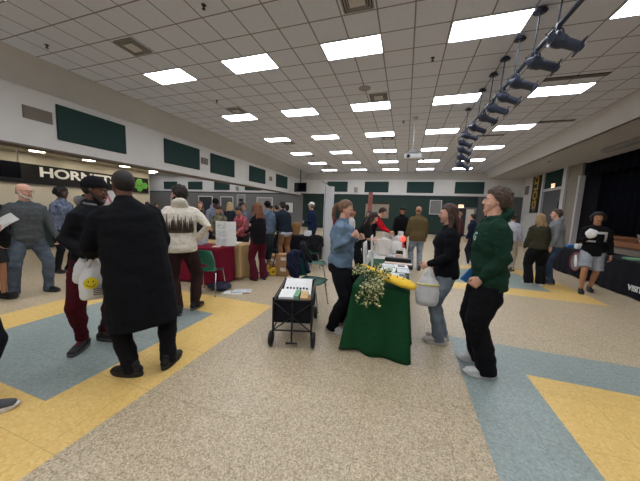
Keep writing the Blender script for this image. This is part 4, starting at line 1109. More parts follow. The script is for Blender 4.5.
def inwagon(name, x, y, z, w, d, h, a, m, lab, cat='paper', tilt=0):
    p = WG @ V((x, y, z)); bm = B(); box(bm, (-w/2, -d/2, 0), (w/2, d/2, h), rot=Matrix.Rotation(tilt, 3, 'X'), piv=(0, -d/2, 0))
    return tag(obj(name, bm, m, loc=p, rotz=math.radians(17)+a), lab, cat, 'goods loaded in the wagon')
inwagon('storage_box', 0, .0, .304, .37, .78, .178, 0, 'kraft', 'cardboard box filling the bottom of the wagon', 'box')
inwagon('paper_stack', -.09, -.22, .483, .17, .30, .085, .03, 'paper', 'front left white paper stack in the wagon')
inwagon('card_bundle', .03, -.24, .483, .055, .24, .10, -.05, 'greenprint', 'green printed card bundle in the wagon front')
inwagon('card_bundle', .115, -.24, .483, .09, .26, .08, .04, 'tcloth', 'tan card bundle at the wagon front right')
inwagon('poster_sheet', 0, .17, .483, .36, .38, .012, 0, 'paper', 'large white sheet at the back of the wagon load', tilt=.28)
for k in range(7): 
    p = WG @ V((-.13+.042*k, .07+.012*math.sin(k*3), .53)); bm = B(); box(bm, (-.012, -.006, 0), (.012, .006, .022)); tag(obj('small_clip', bm, 'blackp', loc=p, rotz=.3), 'small black clip on the white sheet in the wagon', 'clip', 'clips in the wagon')
# --- moulded chairs
def make_chair():
    t = thing('moulded_chair', '', 'chair', group='green moulded chairs')
    bm = B(); n = 10; g = []
    for i in range(n+1):
        r = []
        for j in range(n+1):
            u, v = i/n*2-1, j/n*2-1; x = u*.215*(1-.10*max(0, -v)); y = v*.21
            z = .445 - .028*(1-u*u)*(1-v*v*.6) + (-.02*max(0, v)**3)
            r.append(bm.verts.new((x, y, z)))
        g.append(r)
    for i in range(n):
        for j in range(n): bm.faces.new((g[i][j], g[i+1][j], g[i+1][j+1], g[i][j+1]))
    bmesh.ops.solidify(bm, geom=bm.faces[:], thickness=.012); obj('seat', bm, 'grchair', t, True)
    bm = B(); g = []
    for i in range(n+1):
        r = []
        for j in range(13):
            u, v = i/n*2-1, j/12; wd = .195+.02*math.sin(v*PI) ; x = u*wd*(1-.12*v**4)
            y = -.205 - .10*v - .045*(1-u*u) + .03*u*u
            r.append(bm.verts.new((x, y, .455+.38*v-.02*u*u*v)))
        g.append(r)
    for i in range(n):
        for j in range(12):
            if 3 <= i <= 6 and 2 <= j <= 3: continue
            bm.faces.new((g[i][j], g[i+1][j], g[i+1][j+1], g[i][j+1]))
    bmesh.ops.solidify(bm, geom=bm.faces[:], thickness=.010); obj('backrest', bm, 'grchair', t, True)
    for sx in (-1, 1):
        for sy in (-1, 1):
            bm = B(); loft(bm, [(sx*.12, sy*.1, .418), (sx*.19, sy*.15, .40), (sx*.215, sy*.22, .012)], [.0115]*3, n=8); ell(bm, (sx*.215, sy*.222, .012), (.017, .017, .012), seg=8); obj('leg', bm, 'chrome', t, True)
    return t
ch = make_chair(); ch.location = (-1.36, 3.84, 0); ch.rotation_euler.z = math.radians(-95); ch['label'] = 'green moulded chair with a navy jacket over its back, behind the wagon'
dup(ch, (-3.28, 3.72, 0), math.radians(15), 'green moulded chair with its back to us, right of the white hoodie man')
dup(ch, (-2.35, 6.35, 0), math.radians(160), 'green moulded chair holding a dark bag, left of the tall white boards')
dup(ch, (-1.75, 5.2, 0), math.radians(-70), 'green moulded chair with a black coat, left of the denim-shirted woman')
def garment_on_chair(c, rz, col, lab, name='jacket', s=1.0):
    bm = B(); R_ = Matrix.Rotation(rz, 3, 'Z')
    T = lambda p: V(c) + R_ @ V(p)
    loft(bm, [T((0, -.25, .50)), T((0, -.28, .64)), T((0, -.31, .78)), T((0, -.31, .87))], [(.20*s, .06), (.235*s, .075), (.22*s, .07), (.13*s, .06)], ref=R_ @ V((1, 0, 0)), n=18)
    for sg in (-1, 1): loft(bm, [T((sg*.17, -.29, .84)), T((sg*.25, -.24, .66)), T((sg*.20, -.12, .50))], [.06, .055, .045], n=12)
    me = remesh(bm, .015, 3); wrinkle(me, .014, (9, 9, 9), c[0]*3)
    tag(obj(name, me, cloth(col, 'cloth'), smooth=True), lab, 'jacket')
garment_on_chair((-1.40, 3.86, 0), math.radians(-95), (24, 28, 48), 'navy jacket draped over the chair behind the wagon', s=.9)
garment_on_chair((-1.75, 5.2, 0), math.radians(-70), (26, 26, 28), 'black coat over the chair left of the denim-shirted woman', s=1.1)
garment_on_chair((-2.35, 6.35, 0), math.radians(160), (28, 28, 30), 'dark bag-like coat on the chair left of the tall white boards', name='coat')
# --- tall white folding display boards
t = thing('folding_display_board', 'tall white two-leaf display board standing left of the denim-shirted woman', 'display board', (-2.14, 6.9, 0))
bm = B(); box(bm, (-.02, 0, .02), (0, .62, 2.30), rot=Matrix.Rotation(.12, 3, 'Z'), piv=(0, 0, 0)); obj('board_leaf', bm, 'paper', t)
bm = B(); box(bm, (0.012, 0, .02), (.26, .02, 2.24), rot=Matrix.Rotation(.5, 3, 'Z'), piv=(0, 0, 0)); obj('board_leaf', bm, 'frame', t)
bm = B(); cyl(bm, (.006, 0, .0), (.006, 0, 2.32), .012, 8); obj('hinge_pole', bm, 'steel', t)
bm = B(); loft(bm, [(-.10, -.05, 2.36), (0.0, 0, 2.315), (.10, .04, 2.30)], [.008]*3, n=6); obj('top_clip', bm, 'blackp', t)
# --- maroon and tan tables on the left
clothtable(-5.2, -3.36, 4.05, 4.55, 'mcloth', 'folding table under the maroon cloth, left of centre', 'maroon cloth draped to the floor right of the white hoodie', flare=.015, amp=.008, wave=19, seed=1, cor_=.01)
clothtable(-5.2, -3.28, 4.66, 5.14, 'tcloth', 'folding table under the tan cloth, behind the maroon one', 'tan cloth on the table behind the maroon cloth', flare=.015, amp=.008, wave=16, seed=3, cor_=.01)
t = thing('trifold_board', 'white trifold board with printed sheets standing on the maroon cloth', 'display board', (-3.54, 4.38, TZ))
for nm, x0, x1, a, yy in (('centre_leaf', -.14, .14, 0, 0), ('side_leaf', 0, .17, -.9, 0), ('side_leaf', -.17, 0, .9, 0)):
    bm = B()
    if nm == 'centre_leaf': box(bm, (x0, -.004, 0), (x1, .004, .5))
    elif x0 == 0: box(bm, (.142, -.004, 0), (.142+x1, .004, .5), rot=Matrix.Rotation(.9, 3, 'Z'), piv=(.142, 0, 0))
    else: box(bm, (-.142+x0, -.004, 0), (-.142, .004, .5), rot=Matrix.Rotation(-.9, 3, 'Z'), piv=(-.142, 0, 0))
    obj(nm, bm, 'paper', t)
bm = B()
for i in range(2):
    for j in range(3): box(bm, (-.125+i*.13, -.008, .03+j*.155), (-.01+i*.13, -.0045, .16+j*.155))
obj('printed_sheet', bm, 'paperprint', t)
lp = thing('laptop_computer', 'open grey laptop on the maroon cloth beside the trifold board', 'laptop', (-4.06, 4.26, TZ), math.radians(20))
obj('keyboard_base', bbox((-.17, -.12, 0), (.17, .12, .018), .005), 'steel', lp)
bm = B(); box(bm, (-.17, .115, .02), (.17, .125, .25), rot=Matrix.Rotation(-.35, 3, 'X'), piv=(0, .12, .02)); obj('lid', bm, 'vent', lp)
for k, (x, y, w, h, a, m, lb) in enumerate(((-4.5, 4.22, .5, .3, .1, 'paper', 'white sheets spread on the maroon cloth near the white hoodie'), (-3.5, 4.18, .14, .12, .3, 'pink', 'pinkish cards at the right corner of the maroon cloth'), (-3.6, 4.85, .3, .2, 0, 'paper', 'white papers on the tan cloth'), (-4.95, 4.3, .25, .3, 0, 'paperprint', 'printed sheet on the far left of the maroon cloth'))):
    block('paper_stack', x, y, TZ, w, h, .02, a, m, lb, 'paper', 'papers on the left tables', .003)
me = remesh((lambda bm: (ell(bm, (0, 0, .07), (.23, .17, .065)), ell(bm, (.06, .02, .09), (.14, .12, .06)), bm)[-1])(B()), .014, 3); wrinkle(me, .014, (9, 9, 9), 4)
tag(obj('duffel_bag', me, 'navy', loc=(-3.22, 3.92, .0), rotz=.3, smooth=True), 'navy cloth bag lying on the floor by the maroon cloth', 'bag')
for k, (x, y, m, a, c) in enumerate(((-2.88, 3.88, 'paper', .35, 'white booklet on the floor in front of the navy bag'), (-2.80, 3.98, 'redp', .5, 'red folder on the floor under the white magazine'), (-2.78, 3.99, 'paperprint', .45, 'printed magazine on top of the red folder on the floor'))):
    block('booklet', x, y, .0 if k < 2 else .012, .34, .2, .012, a, m, c, 'booklet', 'booklets on the floor', .002)
for k, (x, y, z, w, h, a, lb) in enumerate(((-2.66, 5.48, 0, .30, .27, .1, 'lower cardboard box of the stack by the tan trousers man'), (-2.66, 5.48, .272, .28, .24, .15, 'upper cardboard box of the stack by the tan trousers man'), (-3.15, 5.95, 0, .3, .38, .0, 'plain cardboard box behind the yellow-wheeled hand truck'))):
    t = thing('cardboard_box', lb, 'box', (x, y, z), a, 'cardboard boxes on the floor')
    obj('carton', bbox((-w/2, -.14, 0), (w/2, .14, h), .005), 'kraft', t)
    bm = B(); box(bm, (-w*.1, -.1425, h*.45), (w*.35, -.1402, h*.75)); obj('label_sticker', bm, 'tape', t)
    bm = B(); box(bm, (-.02, -.14, h), (.02, .14, h+.001)); obj('packing_tape', bm, 'tcloth', t)
t = thing('hand_truck', 'green and black hand truck with yellow wheels behind the maroon trousers woman', 'hand truck', (-3.0, 5.40, 0), math.radians(-35))
bm = B()
for sx in (-1, 1): loft(bm, [(sx*.16, -.02, .08), (sx*.16, .10, .55), (sx*.15, .20, 1.02)], [.014]*3, n=8)
for z, y in ((.3, .04), (.6, .11), (1.02, .2)): loft(bm, [(-.16, y, z), (.16, y, z)], [.012]*2, n=8)
obj('frame', bm, 'green', t, True)
bm = B(); box(bm, (-.18, -.24, .03), (.18, .0, .04)); obj('toe_plate', bm, 'black', t)
for sx in (-1, 1):
    bm = B(); torus(bm, (sx*.20, 0, .1), .075, .026, 'X', 22, 8); cyl(bm, (sx*.20-.015, 0, .1), (sx*.20+.015, 0, .1), .04, 12); w_ = obj('wheel', bm, 'yelwheel', t, True)
    bm = B(); cyl(bm, (sx*.20-.03, 0, .1), (sx*.20+.03, 0, .1), .02, 10); obj('hub', bm, 'blackp', w_)
me = remesh((lambda bm: (loft(bm, [(0, .02, .42), (0, .06, .7), (0, .08, .9)], [(.14, .09), (.16, .1), (.08, .06)], n=16), bm)[-1])(B()), .014, 3); wrinkle(me, .01, (10, 10, 10))
tag(obj('backpack', me, cloth((26, 34, 36)), loc=(-3.03, 5.30, .0), rotz=-.6, smooth=True), 'dark backpack strapped on the green hand truck', 'backpack')
# --- far left-centre table
clothtable(-3.9, -2.5, 7.35, 7.95, 'skirt', 'folding table under a black cloth before the white cap man', 'black cloth on the table before the white cap man', flare=.02, amp=.01, wave=16, seed=7)
t = thing('wooden_barrel', 'tan wooden tub standing on the black table left of the white cap man', 'tub', (-3.28, 7.6, TZ))
bm = B(); loft(bm, [(0, 0, 0), (0, 0, .2), (0, 0, .38)], [.12, .14, .16], n=20, cap=False); obj('tub_body', bm, 'wood', t)
for z, r in ((.06, .130), (.32, .157)):
    bm = B(); torus(bm, (0, 0, z), r, .008, 'Z', 24, 6); obj('hoop', bm, 'tcloth', t, True)
for k, (x, y, m, lb) in enumerate(((-2.85, 7.55, 'paper', 'white folded card on the black table'), (-3.65, 7.7, 'kraft', 'brown carton on the black table'))):
    block('carton', x, y, TZ, .2, .15, .16, .2*k, m, lb, 'carton', None)
# long tables with crowd goods further left
clothtable(-8.4, -6.6, 7.2, 7.9, 'wcloth', 'folding table with pale cloth deep among the left crowd', 'pale cloth on the table deep among the left crowd', flare=.02, amp=.01, seed=2)
# --- stage side tables
fr = ['nearest, at the right edge of the photo', 'middle, behind the man in shorts', 'farthest, behind the man in the grey jacket']
for k, (y0, y1) in enumerate(((4.75, 6.50), (6.60, 8.30), (8.40, 10.10))):
    c = clothtable(4.62, 5.32, y0, y1, 'skirt', 'folding table under black skirt, '+fr[k], 'black table skirt before the stage, '+fr[k], flare=.02, amp=.008, wave=20, seed=k, cor_=.01)
    if k == 0:
        lettering('VISIT', .16, Matrix.Translation((4.555, 6.88, .22)) @ RX @ Matrix.Rotation(0, 4, 'Z'), 'wprint', c)
        lettering('VIS', .15, Matrix.Translation((4.555, 7.0, .30)) @ RX, 'wprint', c) if False else None
    if k == 1:
        pass
    if k == 2:
        bm = B(); torus(bm, (4.548, 8.85, .45), .25, .018, 'X', 32, 6); e = obj('emblem_ring', bm, mat('maroon_print', (120, 40, 50), rough=.7), c, True)
        bm = B(); cyl(bm, (4.553, 8.85, .45), (4.57, 8.85, .45), .235, 28); obj('emblem_disc', bm, 'grey', c)
        bm = B(); loft(bm, [(4.545, 8.85+.03, .62), (4.545, 8.85, .47), (4.545, 8.85-.03, .32)], [(.035, .012), (.07, .012), (.05, .012)], ref=V((0, 1, 0)), n=12); obj('emblem_figure', bm, 'wprint', c, True)
goods = [(4.85, 9.7, .3, .2, .08, 'bluep', 'blue box on the farthest stage side table'), (4.85, 9.35, .2, .15, .14, 'paper', 'white cup-sized box on the farthest stage side table'), (4.9, 8.9, .3, .3, .03, 'bluep', 'flat blue folder on the farthest stage side table'), (4.85, 8.6, .2, .2, .05, 'paper', 'small white tray on the farthest stage side table'),
    (4.85, 7.35, .4, .3, .04, 'greenprint', 'green-white leaflets on the middle stage side table'), (4.9, 7.0, .3, .25, .05, 'paper', 'white leaflets on the middle stage side table'), (4.95, 6.78, .25, .2, .1, 'wood', 'tan box on the middle stage side table'),
    (4.92, 6.2, .5, .55, .045, 'redp', 'red cloth folded on the nearest stage side table'), (4.9, 5.4, .5, .6, .05, 'redp', 'second red cloth on the nearest stage side table')]
gn = ['box', 'small_box', 'folder', 'tray', 'leaflet_stack', 'leaflet_stack', 'box', 'folded_cloth', 'folded_cloth']
for (x, y, w, d, h, m, lb), nm in zip(goods, gn): block(nm, x, y, TZ, w, d, h, 0, m, lb, nm.replace('_', ' '), 'goods on the stage side tables')
lp = thing('laptop_computer', 'open silver laptop on the stage edge at right', 'laptop', (6.35, 9.3, 1.0), math.radians(100))
obj('keyboard_base', bbox((-.19, -.13, 0), (.19, .13, .02), .005), 'steel', lp)
bm = B(); box(bm, (-.19, .12, .02), (.19, .13, .27), rot=Matrix.Rotation(-.4, 3, 'X'), piv=(0, .125, .02)); obj('lid', bm, 'vent', lp)
# --- plastic bags
def carrier(loc, rz, lab, s=1.0, smiley=False, yellow=False, tilt=0):
    t = thing('carrier_bag', lab, 'bag', loc, rz)
    R_ = Matrix.Rotation(tilt, 3, 'Y'); T = lambda p: R_ @ (V(p)*s)
    bm = B(); loft(bm, [T((0, 0, -.05)), T((0, 0, -.11)), T((0, 0, -.18)), T((0, 0, -.30)), T((0, 0, -.42)), T((0, 0, -.46))], [(.03*s, .014*s), (.070*s, .02*s), (.115*s, .036*s), (.138*s, .052*s), (.132*s, .05*s), (.112*s, .034*s)], ref=R_ @ V((1, 0, 0)), n=22)
    me = remesh(bm, .009, 2); wrinkle(me, .008, (14, 14, 8), loc[0]*4); bd = obj('bag_body', me, 'bag', t, True)
    for sg in (-1, 1):
        bm = B(); loft(bm, [T((-.05, sg*.015, -.12)), T((-.03, sg*.014, -.06)), T((0, sg*.006, .004)), T((.03, sg*.014, -.06)), T((.05, sg*.015, -.12))], [(.004, .022*s), (.004, .016*s), (.004, .012*s), (.004, .016*s), (.004, .022*s)], ref=V((0, 1, 0)), n=8); obj('handle', bm, 'bag', t, True)
    if smiley:
        y = -.062*s
        bm = B(); c = T((-.03, y/s, -.28)); cyl(bm, c, c-V((0, .006, 0)), .062*s, 28); f = obj('printed_face', bm, mat('yellow_print', (232, 208, 40), rough=.5), bd)
        bm = B()
        for dx in (-.02, .02): ell(bm, c+V((dx*s, -.007, .018*s)), (.006*s, .002, .011*s), seg=8)
        loft(bm, [c+V((.036*s*math.cos(a), -.007, .036*s*math.sin(a))) for a in [PI*1.1+PI*.8*i/8 for i in range(9)]], [.0035*s]*9, n=6); obj('face_lines', bm, 'blackp', f)
        bm = B(); c = T((.035, y/s*.98, -.385)); 
        for q in range(4): box(bm, c+V((-.05*s, -.005, .03*s-q*.02*s)), c+V((.05*s, 0, .04*s-q*.02*s)))
        obj('printed_text_block', bm, mat('grey_print', (120, 116, 110), rough=.6), bd)
    if yellow:
        bm = B(); loft(bm, [T((0, 0, -.20)), T((0, 0, -.218))], [(.130*s, .052*s), (.138*s, .056*s)], n=24, cap=False); obj('yellow_band', bm, 'bagy', bd, True)
    return t
# ------------------------------------------------------------------ people
random.seed(3)
g = None
# P1 black overcoat
person('man in a long black overcoat seen from behind, nearest standing figure at left', (-2.26, 1.68), 62, H=1.86, b=1.16, skin='brown', vox=.013, lean=12, side=-7,
    feet=[(-2.25, 1.57, 104), (-2.08, 1.80, 18)], hands=[(-2.72, 1.58, 1.08), (-2.36, 1.98, 1.02)], look=(16, -6), hair=('buzz', (34, 27, 24)),
    top=dict(kind='coat', name='overcoat', col=(16, 17, 21), hem=-.05, hemz=.47, loose=1.1, wr=.8), pants=dict(col=(22, 22, 26), loose=1.2), shoe=dict(col=(18, 18, 20), sole=(30, 30, 32), detail=1), curl=(60, 40))
# P2 black jacket beanie
_, r = person('man in black puffer jacket, beanie and maroon track pants facing the overcoat man', (-3.10, 1.78), -62, H=1.80, b=1.0, skin='brown', vox=.013, lean=6,
    feet=[(-3.12, 1.90, -70), (-3.15, 1.70, -150)], pole=[None, (.1, -.6, -1)], hands=[(-2.85, 2.02, 1.10), (-2.86, 1.62, 1.04)], look=(10, -12), hair=('buzz', (24, 20, 18)), hat=('beanie', (20, 20, 24)), beard=(28, 22, 20),
    top=dict(kind='jacket', name='puffer_jacket', col=(26, 27, 31), hem=-.10, loose=1.1, wr=1.4), pants=dict(col=(70, 18, 28), loose=1.15, lift=.08, flare=.85), shoe=dict(kind='hightop', col=(34, 30, 32), sole=(70, 68, 68), lace=(150, 30, 40), detail=1), curl=(55, 55))
cn, s_ = r['cn'], r['s']
bm = B(); ell(bm, cn + V((0, -.085, .03)), (.085, .045, .07), Matrix.Rotation(.5, 3, 'X')); loft(bm, [cn+V((-.085, -.02, .02)), cn+V((-.05, .07, .0)), cn+V((.05, .07, .0)), cn+V((.085, -.02, .02))], [.018]*4, n=10)
me = remesh(bm, .012, 3); wrinkle(me, .006); obj('grey_hood', me, cloth((112, 110, 108)), _, True)
carrier((-2.69, 1.575, 1.06), math.radians(58), 'white plastic bag with a yellow smiley face held by the overcoat man', s=.86, smiley=True)
carrier((-2.90, 1.60, 1.03), math.radians(50), 'smaller plain white plastic bag held by the puffer jacket man', s=.55)
# P3 grey sweatshirt
person('bald man in grey sweatshirt, glasses and blue jeans standing at far left', (-5.80, 2.48), -100, H=1.80, b=1.10, skin='light', vox=.014, lean=4,
    feet=[(-5.72, 2.66, -75), (-5.84, 2.30, -120)], hands=[(-5.55, 2.78, .80), (-5.62, 2.10, .80)], look=(28, 0), hair=('fringe', (150, 140, 130)), beard=(170, 160, 150), glasses=True,
    top=dict(kind='sweater', name='sweatshirt', col=(76, 80, 82), hem=-.08, loose=1.1, wr=1.2), pants=dict(col=(80, 90, 102), mat='denim', loose=1.15), shoe=dict(col=(28, 28, 30), sole=(40, 40, 42)), curl=(40, 30))
# B at the left edge
person('dark-haired person in black top and shorts cut by the left photo edge', (-5.92, 2.06), -85, H=1.76, skin='tan', vox=.016,
    feet=[(-5.88, 2.2, -80), (-5.85, 2.0, -95)], look=(10, 0), hair=('short', (28, 22, 20)), top=dict(kind='shirt', name='t_shirt', col=(26, 26, 30), sleeve=.5, loose=1.2), pants=dict(col=(44, 42, 42), short=1, loose=1.15), shoe=dict(col=(20, 20, 22), sole=(24, 24, 24)))
# C sneaker at bottom left
person('person whose grey and white running shoe shows at the bottom left corner', (-3.05, .86), -70, H=1.76, skin='light', vox=.016, lean=2,
    feet=[(-2.78, .86, -35), (-3.2, .7, -80)], hands=[(-2.98, 1.12, 1.33), None], hair=('short', (60, 45, 30)), top=dict(kind='jacket', name='dark_jacket', col=(28, 30, 36)), pants=dict(col=(24, 26, 32), loose=1.1), shoe=dict(col=(70, 72, 78), sole=(205, 205, 205), detail=1), curl=(60, 30), hipz=.9)
bm = B(); n = 8
A = [[bm.verts.new((u*.05, v*.09, .02*math.sin(u*2.2)-.02*v*v)) for v in [j/4-1 for j in range(9)]] for u in [i/4-1 for i in range(9)]]
for i in range(8):
    for j in range(8): bm.faces.new((A[i][j], A[i+1][j], A[i+1][j+1], A[i][j+1]))
bmesh.ops.solidify(bm, geom=bm.faces[:], thickness=.002)
o = obj('held_paper', bm, 'paper', loc=(-2.96, 1.13, 1.36)); o.rotation_euler = (math.radians(62), math.radians(38), math.radians(25)); tag(o, 'curled white paper held at the left edge of the photo', 'paper')
# P5 white hoodie
_, r = person('man in cream hoodie with dark tree print on the back, hand on hip', (-3.04, 2.88), 46, H=1.84, b=1.14, skin='light', vox=.013, lean=6,
    feet=[(-2.98, 2.76, 60), (-2.93, 3.02, 10)], hands=[(-3.30, 3.02, 1.02), (-2.90, 3.06, 1.06)], look=(48, -6), hair=('messy', (34, 26, 22)), beard=(40, 30, 26),
    pole=[(-1, -.6, -.3), (1.2, -.9, -.1)], top=dict(kind='hoodie', name='hoodie', col=(216, 208, 192), hem=-.07, loose=1.12, wr=1.3), pants=dict(col=(48, 34, 32), loose=1.2), shoe=dict(col=(30, 28, 30), sole=(90, 88, 86), detail=1), curl=(60, 60))
# forest print wrapped on the back of the hoodie
ho_ = [c for c in _.children if c.name.startswith('hoodie')][0]
bpy.context.view_layer.update()
hb_ = ho_.data
tree = BVHTree.FromPolygons([v.co.copy() for v in hb_.vertices], [tuple(p.vertices) for p in hb_.polygons])
def wrap(bm, x, z):
    hit = tree.ray_cast(V((x, -1, z)), V((0, 1, 0)))
    return V((x, (hit[0].y if hit[0] is not None else -.14)-.004, z))
bm = B(); random.seed(8); sc = r['sp'](.5)[0].z
for k in range(15):
    x = -.155+.31*k/14+random.uniform(-.008, .008); h = random.uniform(.12, .25); base = sc-.075+random.uniform(-.01, .01); nn = 9
    for q in range(nn):
        z0 = base+h*q/nn; z1 = base+h*(q+1)/nn; w_ = (.022*(1-q/nn)+.004)
        a, b_, c_, d_ = wrap(bm, x-w_, z0), wrap(bm, x+w_, z0), wrap(bm, x+w_*.35, z1), wrap(bm, x-w_*.35, z1)
        bm.faces.new([bm.verts.new(p) for p in (a, b_, c_, d_)])
for q in range(24):
    x0 = -.17+.34*q/24; x1 = x0+.34/24
    bm.faces.new([bm.verts.new(p) for p in (wrap(bm, x0, sc-.10), wrap(bm, x1, sc-.10), wrap(bm, x1, sc-.06), wrap(bm, x0, sc-.06))])
bmesh.ops.solidify(bm, geom=bm.faces[:], thickness=.001)
obj('forest_print', bm, mat('brown_print', (96, 82, 70), rough=.9, var=.5), ho_)
# P6 denim woman
person('woman in denim shirt with ponytail and black trousers behind the centre table', (-.78, 3.27), -82, H=1.74, b=1.25, fem=True, skin='light', vox=.013, lean=3,
    feet=[(-.77, 3.40, -75), (-.80, 3.11, -100)], pole=[(-.3, -.6, -1), (.3, -.6, -1)], hands=[(-.58, 3.48, 1.20), (-.60, 3.12, 1.26)], look=(-8, -10), hair=('ponytail', (112, 84, 62)),
    top=dict(kind='shirt', name='denim_shirt', col=(104, 124, 144), mat='denim', hem=-.04, loose=1.15, collar=1, wr=1.3), pants=dict(col=(20, 21, 25), loose=1.35), shoe=dict(col=(205, 203, 198), sole=(210, 208, 200), detail=1), curl=(60, 62), hipz=.90)
# P7 woman with bag
person('long-haired woman in black sweater and pale jeans holding a white bag', (.52, 3.38), 95, H=1.69, fem=True, b=1.04, skin='light', vox=.013, lean=3,
    feet=[(.50, 3.30, 85), (.55, 3.46, 75)], hands=[(.30, 3.22, .98), (.42, 3.58, .95)], look=(4, -2), hair=('long', (66, 46, 36)),
    top=dict(kind='sweater', name='black_sweater', col=(18, 19, 24), hem=-.07, loose=1.4, wr=1.2), pants=dict(col=(120, 130, 140), mat='denim', loose=1.2, flare=1.15), shoe=dict(col=(196, 190, 180), sole=(206, 202, 196), detail=1), curl=(70, 40))
carrier((.315, 3.20, .955), math.radians(8), 'white carrier bag with a pale yellow band held by the long-haired woman', s=.98, yellow=True)
# P8 green hoodie
_, r = person('young man in dark green hoodie and black sweatpants standing right of centre', (.835, 2.89), 88, H=1.83, b=1.10, skin='light', vox=.013, lean=2,
    feet=[(.87, 2.77, 92), (.86, 3.03, 88)], hands=[(.72, 2.72, .98), (.71, 3.0, .98)], look=(-3, 6), hair=('messy', (78, 62, 50)), pole=[(-.5, -1, -.3), None],
    top=dict(kind='hoodie', name='green_hoodie', col=(24, 52, 40), hem=-.10, loose=1.25, wr=1.4), pants=dict(col=(17, 18, 22), loose=1.45, flare=1.15), shoe=dict(col=(196, 196, 196), sole=(200, 200, 198), detail=1), curl=(45, 45))
bpy.context.view_layer.update()
hd_ = [c for c in _.children if c.name.startswith('green_hoodie')][0]
tree = BVHTree.FromPolygons([v.co.copy() for v in hd_.data.vertices], [tuple(p.vertices) for p in hd_.data.polygons])
c_ = r['sp'](.66)[0]; me = text_mesh('G', .11, .0005); bm = B(); bm.from_mesh(me)
for side_ in (0,):
    for v in bm.verts:
        x = -(v.co.x) - .045; z = c_.z + v.co.y
        hit = tree.ray_cast(V((x, 1, z)), V((0, -1, 0))); v.co = V((x, (hit[0].y if hit[0] is not None else c_.y+.14) + .005 + v.co.z, z))
obj('letter_print', bm, mat('mint_print', (150, 190, 178), rough=.8), hd_)
bm = B(); P0 = V((.655, 2.62, .94)); box(bm, (-.04, -.006, -.07), (.04, .006, .07)); o = obj('folded_flyer', bm, 'bluep', loc=(.64, 2.86, .97)); o.rotation_euler = (.3, .5, .4); tag(o, 'small blue and white flyer sticking out by the green hoodie hem', 'flyer')
# P9 olive jacket
person('balding man in olive jacket and light jeans with back to us beyond the table', (.37, 7.75), 12, H=1.80, b=1.14, skin='tan', hair=('fringe', (90, 80, 70)), top=dict(kind='jacket', name='olive_jacket', col=(96, 82, 54), hem=-.12, loose=1.2), pants=dict(col=(138, 152, 164), mat='denim', loose=1.15), shoe=dict(col=(60, 50, 40)), feet=[(.27, 7.72, 20), (.48, 7.68, 5)])
person('man in black facing the olive jacket man, wearing a flat dark hat', (-.10, 8.65), -165, H=1.78, skin='tan', hair=('short', (30, 24, 20)), hat=('cap', (40, 36, 26)), top=dict(kind='jacket', name='black_jacket', col=(20, 20, 22)), pants=dict(col=(24, 24, 28)))
person('man in red sleeves and black vest bending over the far centre table', (-.95, 7.45), -88, H=1.80, lean=34, skin='light', hair=('short', (50, 34, 26)), look=(0, -30), hands=[(-.36, 7.62, 1.0), (-.36, 7.28, 1.05)], top=dict(kind='vest', name='black_vest', col=(22, 20, 28), sleeve=0, under=(186, 24, 34)), pants=dict(col=(28, 28, 34)))
person('dark-haired woman in black short-sleeved top leaning right, behind the denim-shirted woman', (-.92, 5.25), -85, H=1.66, fem=True, lean=36, skin='light', hair=('long', (50, 36, 30)), look=(0, -25), hands=[(-.42, 5.42, .98), (-.42, 5.1, 1.02)], top=dict(kind='shirt', name='black_top', col=(24, 24, 24), sleeve=.5, loose=1.3), pants=dict(col=(22, 22, 24)))
person('dark-haired person facing us behind the leaning woman', (-1.05, 8.2), 175, H=1.62, fem=True, skin='light', hair=('long', (30, 24, 22)), top=dict(kind='sweater', col=(28, 28, 32)), pants=dict(col=(30, 30, 34)))
person('person in black and white sweater just right of the denim-shirted woman', (-1.42, 6.9), -60, H=1.66, skin='tan', hair=('short', (30, 24, 20)), top=dict(kind='sweater', name='white_sweater', col=(186, 184, 182)), pants=dict(col=(30, 30, 32)))
# P14..
person('woman in black cardigan and wide maroon trousers, auburn hair, at the tan cloth', (-2.96, 4.85), 66, H=1.68, fem=True, skin='light', lean=5, vox=.015, hair=('long', (120, 76, 50)), hands=[(-3.28, 4.85, 1.02), None], top=dict(kind='coat', name='cardigan', col=(20, 18, 22), hemz=.80, loose=.5, flare=.1), pants=dict(col=(84, 24, 38), loose=1.2, flare=1.4), shoe=dict(col=(40, 24, 28)), feet=[(-2.99, 4.76, 70), (-2.88, 4.95, 50)])
person('man in navy bomber with white shirt hem, tan trousers and cap, bending over a table', (-3.20, 6.70), 65, H=1.80, b=1.12, lean=22, skin='light', vox=.017, hair=('short', (60, 46, 36)), hat=('cap', (36, 40, 44)), top=dict(kind='jacket', name='navy_bomber', col=(30, 38, 48), hem=-.05, loose=1.3, tail=(196, 200, 214)), pants=dict(col=(142, 100, 66), loose=1.15), shoe=dict(col=(60, 46, 36)), hands=[(-3.6, 6.75, 1.0), (-3.5, 7.1, 1.0)])
person('person in blue denim jacket and black beanie left of the navy bomber man', (-3.52, 6.25), 55, H=1.76, lean=10, skin='tan', vox=.017, hair=('buzz', (20, 18, 18)), hat=('beanie', (18, 18, 22)), top=dict(kind='jacket', name='denim_jacket', col=(88, 102, 120), mat='denim'), pants=dict(col=(30, 32, 38)))
person('person in red and pink patterned sweater leaning over the tan cloth table', (-4.02, 5.85), 178, H=1.62, fem=True, lean=22, skin='tan', vox=.017, hair=('bun', (26, 20, 18)), look=(0, -25), top=dict(kind='sweater', name='patterned_sweater', col=(164, 84, 88), mat='camo'), pants=dict(col=(40, 36, 40)), hands=[(-3.9, 5.4, .95), (-4.12, 5.4, .95)])
